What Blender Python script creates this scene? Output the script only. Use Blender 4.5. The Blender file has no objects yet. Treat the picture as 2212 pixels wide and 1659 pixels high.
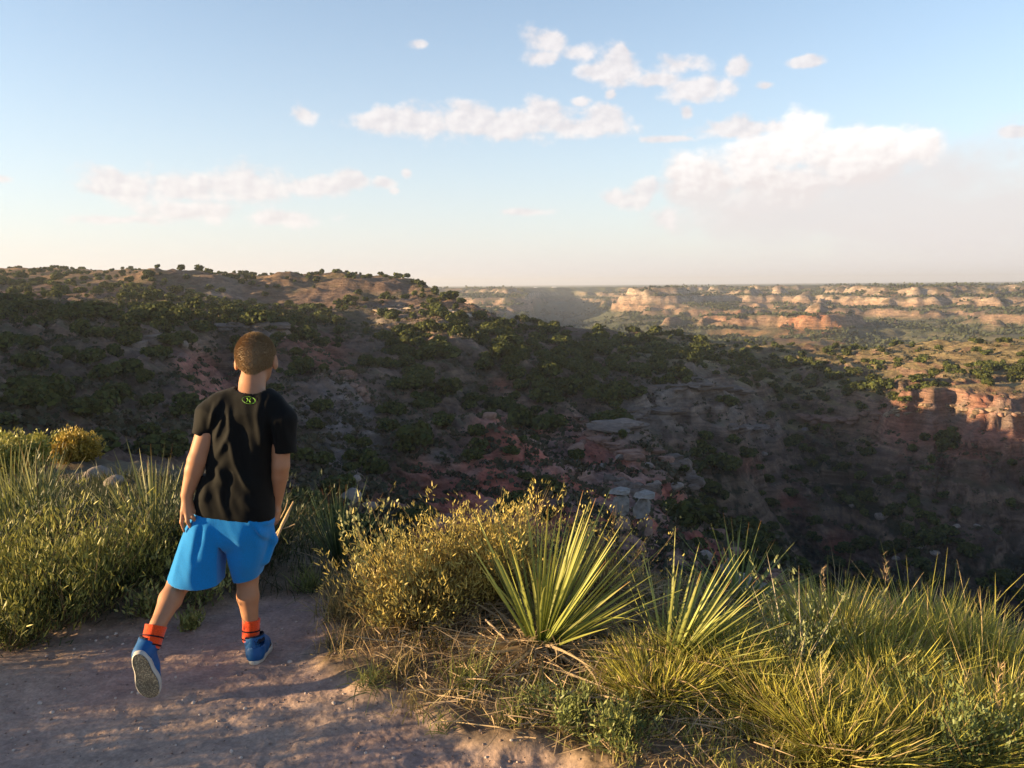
import bpy, math, random
import numpy as np
from mathutils import Vector, Matrix
random.seed(7); RNG = np.random.default_rng(11)
SC = bpy.context.scene; COL = SC.collection
rad = math.radians
# ------------------------------------------------------------------ camera
CAM_H, PITCH, ROLL, FQ = 1.55, 7.02, 0.48, 1737.0
Rm = Matrix.Rotation(rad(90 - PITCH), 3, 'X') @ Matrix.Rotation(rad(-ROLL), 3, 'Z')
R_np = np.array(Rm)
def ray(qx, qy):
    return R_np @ np.array([(qx - 1106) / FQ, -(qy - 829.5) / FQ, -1.0])
def at_y(qx, qy, y):
    d = ray(qx, qy); return np.array([0, 0, CAM_H]) + d * (y / d[1])
def at_r(qx, qy, r):
    d = ray(qx, qy); return np.array([0, 0, CAM_H]) + d * (r / math.hypot(d[0], d[1]))
def on_z(qx, qy, z=0.0):
    d = ray(qx, qy); return np.array([0, 0, CAM_H]) + d * ((z - CAM_H) / d[2])
def to_q(p):
    l = (np.atleast_2d(p) - np.array([0, 0, CAM_H])) @ R_np
    return np.stack([1106 + FQ * l[:, 0] / -l[:, 2], 829.5 - FQ * l[:, 1] / -l[:, 2], -l[:, 2]], 1)
cd = bpy.data.cameras.new('camera'); cam = bpy.data.objects.new('camera', cd); COL.objects.link(cam)
cd.sensor_width = 36; cd.lens = 36 * FQ / 2212; cd.clip_start = 0.05; cd.clip_end = 80000
cam.matrix_world = Matrix.Translation((0, 0, CAM_H)) @ Rm.to_4x4(); SC.camera = cam
# sun
SUN_EL = 9.65; SUN_AZ = math.atan2(-0.985, -0.17)
SUND = np.array([math.sin(SUN_AZ) * math.cos(rad(SUN_EL)), math.cos(SUN_AZ) * math.cos(rad(SUN_EL)), math.sin(rad(SUN_EL))])
sl = bpy.data.lights.new('sun', 'SUN'); sl.energy = 5.0; sl.angle = rad(0.6); sl.color = (1.0, 0.70, 0.36)
so = bpy.data.objects.new('sun', sl); COL.objects.link(so)
so.rotation_euler = Vector(SUND).to_track_quat('Z', 'Y').to_euler()
# ------------------------------------------------------------------ helpers
def tag(o, label=None, cat=None, group=None, kind=None):
    if label: o['label'] = label
    if cat: o['category'] = cat
    if group: o['group'] = group
    if kind: o['kind'] = kind
    return o
def empty(name, loc=(0, 0, 0), rz=0):
    o = bpy.data.objects.new(name, None); COL.objects.link(o); o.location = loc; o.rotation_euler = (0, 0, rz)
    o.empty_display_size = 0.1
    return o
def mk_mesh(name, V, F, mat=None, col=None, smooth=True, fmat=None):
    """V (n,3); F (m,k) array, or list of arrays of different width"""
    me = bpy.data.meshes.new(name)
    Fs = F if isinstance(F, list) else [F]
    Fs = [np.asarray(f, np.int32) for f in Fs if len(f)]
    V = np.asarray(V, np.float32)
    loops = np.concatenate([f.ravel() for f in Fs]); sizes = np.concatenate([np.full(len(f), f.shape[1], np.int32) for f in Fs])
    starts = np.concatenate([[0], np.cumsum(sizes)[:-1]]).astype(np.int32)
    me.vertices.add(len(V)); me.vertices.foreach_set('co', V.ravel())
    me.loops.add(len(loops)); me.loops.foreach_set('vertex_index', loops)
    me.polygons.add(len(sizes)); me.polygons.foreach_set('loop_start', starts)
    me.polygons.foreach_set('use_smooth', np.full(len(sizes), smooth, bool))
    me.update(calc_edges=True)
    if col is not None:
        c = np.ones((len(V), 4), np.float32); c[:, :3] = np.asarray(col)
        a = me.color_attributes.new('Col', 'FLOAT_COLOR', 'POINT'); a.data.foreach_set('color', c.ravel())
    if mat is not None:
        for m in (mat if isinstance(mat, (list, tuple)) else [mat]): me.materials.append(m)
    if fmat is not None: me.polygons.foreach_set('material_index', np.asarray(fmat, np.int32))
    return me
def mk(name, V, F, mat=None, parent=None, col=None, smooth=True, fmat=None, loc=None):
    o = bpy.data.objects.new(name, mk_mesh(name, V, F, mat, col, smooth, fmat)); COL.objects.link(o)
    if parent: o.parent = parent
    if loc is not None: o.location = loc
    return o
# noise
def _h(ix, iy, seed):
    n = (ix.astype(np.int64) * 374761393 + iy.astype(np.int64) * 668265263 + seed * 1442695041) & 0xffffffff
    n = ((n ^ (n >> 13)) * 1274126177) & 0xffffffff
    return ((n ^ (n >> 16)) & 0xffffff) / float(0xffffff)
def pn(x, y, seed=0):
    x0 = np.floor(x); y0 = np.floor(y); fx = x - x0; fy = y - y0
    def g(ix, iy, dx, dy):
        a = _h(ix, iy, seed) * 2 * np.pi; return np.cos(a) * dx + np.sin(a) * dy
    u = fx * fx * fx * (fx * (fx * 6 - 15) + 10); v = fy * fy * fy * (fy * (fy * 6 - 15) + 10)
    a = g(x0, y0, fx, fy); b = g(x0 + 1, y0, fx - 1, fy); c = g(x0, y0 + 1, fx, fy - 1); d = g(x0 + 1, y0 + 1, fx - 1, fy - 1)
    return 1.5 * ((a + (b - a) * u) * (1 - v) + (c + (d - c) * u) * v)
def fbm(x, y, scale, octv=4, seed=0, gain=0.5):
    s = 0; a = 1; f = 1 / scale
    for i in range(octv):
        s = s + a * pn(x * f + 13.7 * i, y * f - 7.3 * i, seed + i); a *= gain; f *= 2.03
    return s
def ridged(x, y, scale, octv=4, seed=0, gain=0.5):
    s = 0; a = 1; f = 1 / scale
    for i in range(octv):
        s = s + a * (1 - 2 * np.abs(pn(x * f + 5.1 * i, y * f + 9.7 * i, seed + i))); a *= gain; f *= 2.03
    return s
def sst(a, b, x):
    t = np.clip((x - a) / (b - a), 0, 1); return t * t * (3 - 2 * t)
# ------------------------------------------------------------------ materials
class NT:
    def __init__(s, nt): s.nt = nt; s.L = nt.links
    def n(s, t, **kw):
        o = s.nt.nodes.new(t)
        for k, v in kw.items():
            if k.startswith('i_'):
                key = k[2:]; key = int(key) if key.isdigit() else key.replace('_', ' ')
                if hasattr(v, 'links') or isinstance(v, bpy.types.NodeSocket): s.L.new(v, o.inputs[key])
                else: o.inputs[key].default_value = v
            else: setattr(o, k, v)
        return o
    def math(s, op, a, b=None, c=None, clamp=False):
        o = s.nt.nodes.new('ShaderNodeMath'); o.operation = op; o.use_clamp = clamp
        for i, v in enumerate((a, b, c)):
            if v is None: continue
            if isinstance(v, bpy.types.NodeSocket): s.L.new(v, o.inputs[i])
            else: o.inputs[i].default_value = v
        return o.outputs[0]
    def vm(s, op, a, b=None):
        o = s.nt.nodes.new('ShaderNodeVectorMath'); o.operation = op
        for i, v in enumerate((a, b)):
            if v is None: continue
            if isinstance(v, bpy.types.NodeSocket): s.L.new(v, o.inputs[i])
            else: o.inputs[i].default_value = v
        return o
    def mix(s, f, a, b, mode='MIX'):
        o = s.nt.nodes.new('ShaderNodeMix'); o.data_type = 'RGBA'; o.blend_type = mode
        for i, v in ((0, f), (6, a), (7, b)):
            if isinstance(v, bpy.types.NodeSocket): s.L.new(v, o.inputs[i])
            else: o.inputs[i].default_value = v if i == 0 else ((*v, 1) if len(v) == 3 else v)
        return o.outputs[2]
    def ramp(s, f, pts):
        o = s.nt.nodes.new('ShaderNodeValToRGB'); e = o.color_ramp.elements
        while len(e) < len(pts): e.new(0.5)
        for k, (p, c) in enumerate(pts):
            e[k].position = p; e[k].color = (*c, 1) if len(c) == 3 else c
        s.L.new(f, o.inputs[0]); return o.outputs[0]
    def noise(s, vec, scale, detail=4, rough=0.55):
        o = s.nt.nodes.new('ShaderNodeTexNoise'); o.inputs['Scale'].default_value = scale
        o.inputs['Detail'].default_value = detail; o.inputs['Roughness'].default_value = rough
        if vec is not None: s.L.new(vec, o.inputs['Vector'])
        return o.outputs[0]
def new_mat(name):
    m = bpy.data.materials.new(name); m.use_nodes = True; nt = m.node_tree
    for x in list(nt.nodes): nt.nodes.remove(x)
    t = NT(nt); out = t.n('ShaderNodeOutputMaterial'); return m, t, out
def simple(name, base, rough=0.8, nscale=None, namt=0.25, bump=0.0, bscale=None, transl=0.0, spec=0.3, useattr=False, sss=0.0, sheen=0.0):
    m, t, out = new_mat(name)
    tc = t.n('ShaderNodeTexCoord').outputs['Object']
    if useattr:
        c = t.n('ShaderNodeVertexColor', layer_name='Col').outputs[0]
    else:
        c = t.n('ShaderNodeRGB'); c.outputs[0].default_value = (*base, 1); c = c.outputs[0]
    if nscale:
        nz = t.noise(tc, nscale, 5)
        c = t.mix(1.0, c, t.ramp(nz, [(0.3, (1 - namt,) * 3), (0.7, (1 + namt,) * 3)]), 'MULTIPLY')
    p = t.n('ShaderNodeBsdfPrincipled'); t.L.new(c, p.inputs['Base Color'])
    p.inputs['Roughness'].default_value = rough; p.inputs['Specular IOR Level'].default_value = spec
    if sss: p.inputs['Subsurface Weight'].default_value = sss; p.inputs['Subsurface Radius'].default_value = (0.02, 0.008, 0.004); p.inputs['Subsurface Scale'].default_value = 0.5
    if sheen: p.inputs['Sheen Weight'].default_value = sheen
    if bump:
        b = t.n('ShaderNodeBump'); b.inputs['Strength'].default_value = bump; b.inputs['Distance'].default_value = 0.01
        t.L.new(t.noise(tc, bscale or 60, 4), b.inputs['Height']); t.L.new(b.outputs[0], p.inputs['Normal'])
    sh = p.outputs[0]
    if transl:
        tr = t.n('ShaderNodeBsdfTranslucent'); t.L.new(c, tr.inputs[0])
        mx = t.n('ShaderNodeMixShader'); mx.inputs[0].default_value = transl
        t.L.new(sh, mx.inputs[1]); t.L.new(tr.outputs[0], mx.inputs[2]); sh = mx.outputs[0]
    t.L.new(sh, out.inputs[0]); return m
# ------------------------------------------------------------------ world: sky + clouds
W = bpy.data.worlds.new('World'); SC.world = W; W.use_nodes = True
for x in list(W.node_tree.nodes): W.node_tree.nodes.remove(x)
t = NT(W.node_tree); wo = t.n('ShaderNodeOutputWorld'); bg = t.n('ShaderNodeBackground')
sky = t.n('ShaderNodeTexSky'); sky.sky_type = 'NISHITA'; sky.sun_disc = False
sky.sun_elevation = rad(SUN_EL); sky.sun_rotation = SUN_AZ % (2 * math.pi)
sky.air_density = 1.0; sky.dust_density = 0.6; sky.ozone_density = 1.5; sky.altitude = 1000
D = t.n('ShaderNodeTexCoord').outputs['Generated']
sp = t.n('ShaderNodeSeparateXYZ'); t.L.new(D, sp.inputs[0])
az = t.math('ARCTAN2', sp.outputs[0], sp.outputs[1]); el = t.math('ARCSINE', sp.outputs[2])
uv = t.n('ShaderNodeCombineXYZ'); t.L.new(az, uv.inputs[0]); t.L.new(el, uv.inputs[1]); uv = uv.outputs[0]
SKY_HAZE = (5.2, 5.0, 5.3)
def cpos(qx, qy):
    d = ray(qx, qy); d = d / np.linalg.norm(d); return math.atan2(d[0], d[1]), math.asin(d[2])
def field(blobs, vec):
    cur = None
    for (qx, qy, rx, ry) in blobs:
        c = cpos(qx, qy)
        a = t.vm('SUBTRACT', vec, (c[0], c[1], 0)); b = t.vm('MULTIPLY', a.outputs[0], (FQ / rx, FQ / ry, 0))
        l = t.vm('LENGTH', b.outputs[0]).outputs['Value']; m = t.math('SUBTRACT', 1.0, l)
        cur = m if cur is None else t.math('SMOOTH_MAX', cur, m, 0.25)
    return cur
# warped coordinate so cloud edges are lumpy
wv = t.vm('MULTIPLY', uv, (1.0, 1.25, 1.0)).outputs[0]
n1 = t.noise(wv, 21, 6, 0.58)
off = t.vm('ADD', wv, (-0.006, 0.006, 0.0)).outputs[0]
n1b = t.noise(off, 21, 3, 0.58)
n2 = t.noise(wv, 7, 3, 0.5)
cum = [(1190, 88, 62, 34), (1175, 125, 50, 20), (1250, 110, 50, 26), (1335, 148, 62, 46), (1300, 155, 90, 22), (1340, 112, 22, 14), (1430, 172, 60, 20), (1505, 188, 85, 30), (1470, 140, 80, 28), (1592, 148, 34, 22),
       (905, 96, 26, 12), (653, 250, 34, 24), (1740, 134, 40, 12), (1655, 186, 26, 14), (1320, 205, 16, 14), (1255, 218, 26, 14),
       (905, 262, 160, 42), (1020, 265, 200, 50), (1120, 262, 170, 48), (1240, 275, 130, 26), (1315, 255, 60, 36), (830, 262, 80, 36), (1450, 300, 60, 10), (1580, 278, 120, 24), (1485, 245, 18, 18),
       (270, 403, 100, 44), (400, 408, 150, 42), (540, 400, 150, 50), (660, 403, 110, 30), (765, 390, 40, 26), (705, 403, 24, 18), (830, 395, 34, 18), (878, 374, 16, 14), (225, 412, 60, 20), (430, 455, 120, 28), (610, 470, 110, 22), (850, 412, 14, 10),
       (1325, 425, 34, 32), (1390, 415, 42, 32), (1362, 432, 60, 26), (1440, 465, 30, 34), (0, 386, 30, 10), (1130, 458, 70, 12), (250, 475, 90, 12), (2195, 285, 40, 12)]
big = [(1740, 285, 62, 58), (1690, 325, 90, 60), (1620, 355, 100, 66), (1540, 395, 100, 76), (1475, 365, 46, 46), (1480, 420, 60, 50), (1800, 300, 60, 26), (1890, 300, 90, 34), (1990, 312, 56, 36), (1792, 320, 30, 20), (1850, 345, 150, 60), (1560, 450, 150, 60), (1700, 400, 170, 60)]
veil = [(1900, 420, 420, 150), (2150, 470, 520, 170), (1750, 470, 380, 90), (2300, 430, 400, 110)]
fe = 0.85
nz = t.math('MULTIPLY', t.math('SUBTRACT', n1, 0.5), 2.5)
nzl = t.math('MULTIPLY', t.math('SUBTRACT', n1, 0.5), 1.5)
def smooth(x, a, b):
    m = t.n('ShaderNodeMapRange'); m.interpolation_type = 'SMOOTHSTEP'; t.L.new(x, m.inputs[0])
    m.inputs[1].default_value = a; m.inputs[2].default_value = b; return m.outputs[0]
fc = t.math('ADD', field(cum, uv), nz); mc = smooth(fc, 0.0, 0.6)
fb = t.math('ADD', field(big, uv), t.math('MULTIPLY', nz, 0.62)); mb = t.math('MULTIPLY', smooth(fb, 0.0, 0.5), smooth(el, cpos(1560, 530)[1], cpos(1560, 390)[1]))
fv = t.math('ADD', field(veil, uv), t.math('MULTIPLY', nz, 0.4)); mv = smooth(fv, 0.0, 0.8)
lit = t.math('ADD', t.math('MULTIPLY', t.math('SUBTRACT', n1, n1b), 5.0), 0.5, clamp=True)
litb = t.math('MULTIPLY', t.math('SUBTRACT', lit, 0.5), 0.42); litb = t.math('ADD', litb, t.math('MULTIPLY', smooth(el, cpos(1560, 440)[1], cpos(1560, 270)[1]), 0.8), clamp=True)
# sky colour with a pale dusty band near the horizon
base0 = sky.outputs[0]
base = t.mix(1.0, base0, (1.98, 2.0, 1.98), 'MULTIPLY')
zen = smooth(el, 0.42, 0.95); base = t.mix(zen, base, t.mix(1.0, base, (.27, .32, .45), 'MULTIPLY'))
hz = t.math('POWER', 2.718, t.math('MULTIPLY', t.math('MAXIMUM', el, 0.0), -5.6))
base = t.mix(t.math('MULTIPLY', hz, 1.0, clamp=True), base, SKY_HAZE)
ccol = t.mix(lit, (5.5, 5.2, 5.3), (6.7, 6.3, 6.2))
bcol = t.mix(litb, (5.8, 5.4, 5.35), (8.2, 7.9, 7.7))
vcol = t.mix(n2, (5.4, 5.1, 5.15), (5.75, 5.35, 5.3))
# the shaded underside of the big cumulus fades into the veil
c1 = t.mix(t.math('MULTIPLY', mv, 0.85), base, vcol)
c2 = t.mix(t.math('MULTIPLY', mb, 0.97), c1, bcol)
c3 = t.mix(t.math('MULTIPLY', mc, 0.86), c2, ccol)
t.L.new(c3, bg.inputs[0]); bg.inputs[1].default_value = 0.052
t.L.new(bg.outputs[0], wo.inputs[0])
SC.view_settings.view_transform = 'Standard'; SC.view_settings.look = 'None'; SC.view_settings.gamma = 1
SC.view_settings.exposure = 1.55
# ------------------------------------------------------------------ terrain height field (polar grid around the viewpoint)
TAB = {
 -900: [(6,-.1),(14,-1.0),(30,-3),(50,-4),(75,-3),(100,-1),(125,1),(150,3),(175,5),(200,7),(235,8.5),(300,9),(500,9),(1000,4),(1400,0),(1700,-4),(2000,-8),(2600,-10),(14000,-9)],
 -400: [(6,-.1),(13,-1.0),(24,-2.6),(40,-5),(62,-6),(90,-4),(115,-2),(140,0),(165,3),(190,5),(235,7),(330,8),(600,12),(1000,4),(1400,0),(1700,-4),(2000,-8),(2600,-10),(14000,-9)],
 -120: [(6,-.1),(12,-1.0),(22,-2.6),(34,-6),(62,-11),(88,-9),(112,-8),(130,-6),(152,-5),(158,-3),(215,-1.5),(330,1),(600,14),(1000,2),(1400,-3),(1700,-6),(2000,-8),(2600,-10),(14000,-9)],
 0:   [(6,-.15),(12,1065),(20,985),(34,-7.5),(60,975),(85,890),(110,830),(128,790),(150,748),(156,733),(210,695),(330,640),(600,582),(1000,0),(1400,-5),(1700,-8),(2000,-9),(2600,-10),(14000,-9)],
 150: [(6,-.15),(11.5,1055),(18,985),(34,-8.5),(60,985),(82,905),(108,840),(125,792),(146,748),(151,735),(205,694),(325,640),(600,581),(1000,0),(1400,-5),(1700,-8),(2000,-9),(2600,-10),(14000,-9)],
 300: [(6,-.15),(11,1045),(16,995),(34,-10),(62,1000),(80,930),(105,850),(122,795),(140,757),(142,738),(200,692),(320,640),(600,591),(1000,0),(1400,-5),(1700,-8),(2000,-9),(2600,-10),(14000,-9)],
 405: [(6,-.15),(10,-1.1),(14,1012),(36,-12),(60,1045),(76,965),(96,875),(112,812),(129,762),(132,739),(200,694),(320,640),(600,597),(1000,0),(1400,-5),(1700,-8),(2000,-9),(2600,-10),(14000,-9)],
 480: [(6,-.15),(9.5,-1.1),(12,1025),(36,-13.5),(60,1060),(80,985),(100,900),(113,862),(140,790),(168,735),(200,696),(320,641),(600,601),(1000,0),(1400,-5),(1700,-8),(2000,-9),(2600,-10),(14000,-9)],
 600: [(5.5,-.15),(8,-.9),(10,-1.6),(36,-15.5),(62,1090),(80,1000),(102,900),(127,812),(163,738),(172,705),(200,691),(330,645),(600,602),(1000,0),(1400,-5),(1700,-8),(2000,-9),(2600,-10),(14000,-9)],
 700: [(5,-.1),(7,-.9),(9,-1.9),(36,-17.5),(62,1120),(80,1010),(105,900),(130,822),(165,748),(190,712),(230,690),(340,652),(480,606),(1000,-10),(1400,-20),(1700,-20),(2000,-14),(2600,-12),(14000,-9)],
 870: [(4.4,-.1),(5.8,-.9),(7.5,-2.2),(34,-18.5),(62,1150),(78,1040),(105,930),(130,860),(165,790),(200,745),(240,710),(320,670),(430,619),(700,-40),(1000,-62),(1500,-60),(1750,-42),(2400,-13),(14000,-9)],
 980: [(4.2,-.1),(5.4,-.9),(7,-2.4),(32,-19),(62,1160),(80,1050),(110,940),(132,880),(165,810),(200,760),(240,720),(280,690),(330,651),(600,-62),(950,-66),(1500,-58),(1700,-40),(2300,-13),(14000,-9)],
 1090:[(4.1,-.15),(5.2,-.9),(6.5,-2.4),(30,-19),(62,1170),(86,1060),(142,876),(152,872),(180,830),(205,800),(235,760),(265,722),(290,687),(520,-64),(950,-70),(1480,-56),(1560,-36),(2200,-14),(14000,-9)],
 1145:[(4.1,-.15),(5.2,-.9),(6.5,-2.4),(30,-19.5),(62,1175),(88,1060),(138,890),(150,892),(178,840),(205,808),(238,770),(270,735),(297,702),(520,-66),(950,-72),(1480,-60),(1560,-42),(2150,-14),(14000,-9)],
 1165:[(4.1,-.15),(5.2,-.9),(6.5,-2.4),(30,-19.5),(62,1177),(89,1060),(137,895),(149,897),(177,843),(205,810),(239,773),(271,738),(299,707),(520,-66),(950,-74),(1550,-84),(2050,-72),(2500,-18),(14000,-9)],
 1230:[(4.1,-.2),(5.2,-.9),(6.5,-2.5),(30,-20),(62,1185),(88,1062),(133,915),(145,925),(168,875),(200,825),(235,785),(275,748),(306,718),(520,-66),(950,-76),(1600,-86),(2200,-76),(2600,-18),(14000,-9)],
 1310:[(4.1,-.25),(5.2,-1.0),(6.5,-2.6),(30,-21),(60,1203),(88,1082),(125,940),(134,-29),(150,948),(152,921),(215,830),(270,765),(313,725),(560,-66),(900,-70),(1500,-70),(1900,-62),(2600,-16),(14000,-9)],
 1400:[(4.1,-.25),(5.2,-1.0),(6.5,-2.6),(30,-22),(62,1230),(85,1120),(118,970),(128,-37),(172,937),(178,898),(225,830),(285,770),(330,733),(600,-62),(900,-66),(1450,-50),(1800,-36),(2500,-14),(14000,-9)],
 1480:[(4.1,-.25),(5.2,-1.0),(6.5,-2.6),(30,-23),(62,1258),(86,1160),(112,1012),(118,-44),(184,932),(195,866),(230,820),(290,775),(335,742),(600,-64),(900,-66),(1450,-48),(1800,-34),(2500,-14),(14000,-9)],
 1515:[(4.1,-.3),(5.2,-1.1),(6.5,-2.7),(30,-24),(62,1268),(85,1190),(103,1125),(118,-56),(186,935),(198,855),(233,820),(290,777),(337,745),(600,-64),(900,-66),(1450,-48),(1800,-34),(2500,-14),(14000,-9)],
 1620:[(4.1,-.35),(5.2,-1.2),(6.5,-2.8),(30,-26),(62,1310),(80,1255),(97,1217),(122,-64),(190,968),(200,925),(240,845),(295,790),(340,756),(600,-64),(900,-66),(1450,-48),(1800,-34),(2500,-14),(14000,-9)],
 1720:[(4.0,-.4),(5.2,-1.2),(6.5,-2.8),(30,-28),(60,1350),(78,1300),(93,1270),(128,-70),(222,940),(240,905),(262,850),(300,800),(342,764),(600,-64),(900,-66),(1450,-46),(1850,-32),(2500,-13),(14000,-9)],
 1850:[(4.0,-.45),(5.2,-1.3),(6.5,-2.9),(30,-28),(58,-40),(76,-48),(93,-56),(132,-70),(225,958),(233,893),(262,850),(305,803),(346,762),(600,-64),(900,-66),(1400,-46),(1800,-32),(2400,-13),(14000,-9)],
 2000:[(4.0,-.5),(5.2,-1.4),(6.5,-3),(30,-28),(58,-40),(76,-48),(95,-56),(140,-62),(217,968),(224,887),(260,843),(310,798),(352,757),(600,-64),(900,-64),(1400,-44),(1750,-30),(2300,-12),(14000,-9)],
 2212:[(4.0,-.5),(5.2,-1.4),(6.5,-3),(30,-28),(58,-40),(76,-48),(95,-56),(145,-62),(209,968),(216,890),(255,848),(310,797),(380,742),(600,-60),(900,-62),(1350,-42),(1700,-30),(2200,-12),(14000,-9)],
 2600:[(4.0,-.5),(5.2,-1.4),(6.5,-3),(30,-28),(58,-40),(76,-48),(95,-56),(145,-62),(200,975),(206,895),(255,848),(310,795),(390,738),(600,-58),(900,-60),(1350,-40),(1700,-28),(2200,-11),(14000,-9)],
}
kx = sorted(TAB); AZc = []; LR = []; ZZ = []
for q in kx:
    d0 = ray(q, 829.5); AZc.append(math.atan2(d0[0], d0[1])); lr = []; zz = []
    for (r, v) in TAB[q]:
        lr.append(math.log(r)); zz.append(at_r(q, v, r)[2] if v > 400 else v)
    LR.append(lr); ZZ.append(zz)
# behind the viewer: wrap round with a gentle rim landscape
AZc = [-math.pi] + AZc + [math.pi]
back = [(6,.0),(12,.1),(20,.3),(40,.5),(60,1),(80,1.5),(100,2),(125,2),(150,2),(170,2),(220,2),(330,2),(600,4),(1000,0),(1400,-4),(1700,-6),(2000,-8),(2600,-10),(14000,-9)]
bl = ([math.log(a) for a, b in back], [b for a, b in back])
LR = np.array([bl[0]] + LR + [bl[0]]); ZZ = np.array([bl[1]] + ZZ + [bl[1]]); AZc = np.array(AZc); NK = LR.shape[1]
def seg(a, b, n, end=False): return np.linspace(a, b, n, endpoint=end)
az = np.concatenate([seg(-180, -80, 34), seg(-80, -37, 60), seg(-37, 37, 540), seg(37, 80, 30), seg(80, 180, 28, True)]) * math.pi / 180
lr = np.concatenate([seg(math.log(.35), math.log(2.0), 70), seg(math.log(2.0), math.log(5.5), 300), seg(math.log(5.5), math.log(50), 90),
                     seg(math.log(50), math.log(420), 430), seg(math.log(420), math.log(850), 40), seg(math.log(850), math.log(3200), 230), seg(math.log(3200), math.log(14000), 20, True)])
NA, NR = len(az), len(lr)
A, L = np.meshgrid(az, lr, indexing='ij'); RR = np.exp(L); X = RR * np.sin(A); Y = RR * np.cos(A)
# ragged promontories of the far rim, gullied benches: push the knots in and out with azimuth
def kn(arr, a):  # interpolate knot table on azimuth
    i = np.clip(np.searchsorted(AZc, a) - 1, 0, len(AZc) - 2); w = (a - AZc[i]) / (AZc[i + 1] - AZc[i])
    return arr[i] * (1 - w)[:, None] + arr[i + 1] * w[:, None]
LRa = kn(LR, az); ZZa = kn(ZZ, az)
jit = lambda s, seed: pn(az * 180 / math.pi / s, az * 0 + .5, seed)
farR = sst(rad(3.5), rad(6), az)
for k, s, am in ((15, 2.6, .13), (16, 1.9, .17), (17, 1.5, .10)):
    LRa[:, k] += am * (jit(s, 40) + .5 * jit(s / 2.6, 44)) * (farR * .9 + .1)
for k, am in ((8, .05), (9, .05)):
    LRa[:, k] += am * (jit(3.0, 60) + .6 * jit(1.1, 61)) * sst(rad(4), rad(8), az)
for k in range(1, NK): LRa[:, k] = np.maximum(LRa[:, k], LRa[:, k - 1] + .01)
Z = np.empty_like(A)
for i in range(NA): Z[i] = np.interp(lr, LRa[i], ZZa[i])
def blur(Zm, ax, n):
    for _ in range(n):
        if ax == 0: Zm[1:-1] = .25 * Zm[:-2] + .5 * Zm[1:-1] + .25 * Zm[2:]
        else: Zm[:, 1:-1] = .25 * Zm[:, :-2] + .5 * Zm[:, 1:-1] + .25 * Zm[:, 2:]
blur(Z, 1, 2); blur(Z, 0, 3)
# extra landforms -------------------------------------------------
def pt(qx, qy, r): return at_r(qx, qy, r)
def mesa(qx, qy, r, rx, ry, h, p=3.0, rot=0, wob=.25, seed=5):
    c = pt(qx, qy, r); dx = X - c[0]; dy = Y - c[1]; a = rot
    u = (dx * math.cos(a) + dy * math.sin(a)) / rx; v = (-dx * math.sin(a) + dy * math.cos(a)) / ry
    d = np.sqrt(u * u + v * v); o = np.zeros_like(X); m = d < 3.2
    o[m] = h * np.exp(-(d[m] * (1 + wob * fbm(X[m], Y[m], rx * .6, 3, seed))) ** p); return o
def ridge(pts, w, h, p=1.5, seed=3, wob=.3):
    """pts: list of (qx,qy,r[,hscale]); smooth ridge line, w half width in metres"""
    best = np.zeros_like(X)
    P3 = [pt(*q[:3]) for q in pts]; hs = [q[3] if len(q) > 3 else 1 for q in pts]
    for (a, b, ha, hb) in zip(P3[:-1], P3[1:], hs[:-1], hs[1:]):
        ex, ey = b[0] - a[0], b[1] - a[1]; L2 = ex * ex + ey * ey
        tt = np.clip(((X - a[0]) * ex + (Y - a[1]) * ey) / L2, 0, 1)
        d = np.hypot(X - a[0] - tt * ex, Y - a[1] - tt * ey) / w; m = d < 4
        best[m] = np.maximum(best[m], (ha + (hb - ha) * tt[m]) * np.exp(-(d[m] * (1 + wob * fbm(X[m], Y[m], w * 1.5, 3, seed))) ** p))
    return h * best
# lit hills on the left skyline
Z += mesa(470, 622, 400, 34, 30, 7.5, 4, seed=1); Z += mesa(745, 622, 400, 44, 40, 7.0, 2.4, seed=2)
Z += mesa(600, 610, 520, 60, 40, 4, 2, seed=12)
# dark drainage running from upper left down to the middle
Z -= ridge([(520, 640, 420), (640, 690, 260), (760, 730, 200), (900, 800, 160), (1010, 850, 140)], 22, 6, 1.6, 21)
Z -= ridge([(420, 760, 145, .4), (520, 800, 135), (640, 860, 112), (760, 980, 86), (860, 1080, 68)], 11, 4.0, 1.5, 22)
Z += ridge([(620, 800, 130, .3), (760, 860, 108, 1), (860, 930, 98, 1), (930, 1010, 84, .8)], 9, 2.8, 1.3, 23)
Z -= ridge([(820, 880, 118), (880, 960, 98), (930, 1040, 82), (960, 1100, 70)], 6, 2.2, 1.4, 24)
Z += ridge([(700, 960, 92, .5), (760, 1030, 78, 1), (800, 1100, 66, 1)], 6, 1.8, 1.3, 25)
Z += ridge([(900, 990, 92, .4), (1000, 1000, 96, 1), (1080, 1040, 90, 1), (1150, 1090, 80, .8)], 8, 3.2, 1.3, 26)
Z -= ridge([(1290, 1000, 104, .8), (1300, 1060, 92, 1), (1280, 1120, 80, 1)], 7, 2.6, 1.4, 27)
Z += ridge([(1340, 1000, 112, 1), (1370, 1060, 100, 1), (1390, 1110, 94, .6)], 6, 2.4, 2.2, 28)
# middle slope ribs in the background
for i, (a, b, c) in enumerate((((1000, 700, 270), (930, 760, 200), (880, 840, 160)), ((1080, 740, 240), (1010, 800, 185), (960, 850, 150)), ((1180, 770, 230), (1130, 820, 185), (1100, 850, 165)))):
    Z += ridge([(*a, .6), (*b, 1), (*c, .8)], 11, 2.6, 1.4, 30 + i)
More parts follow.
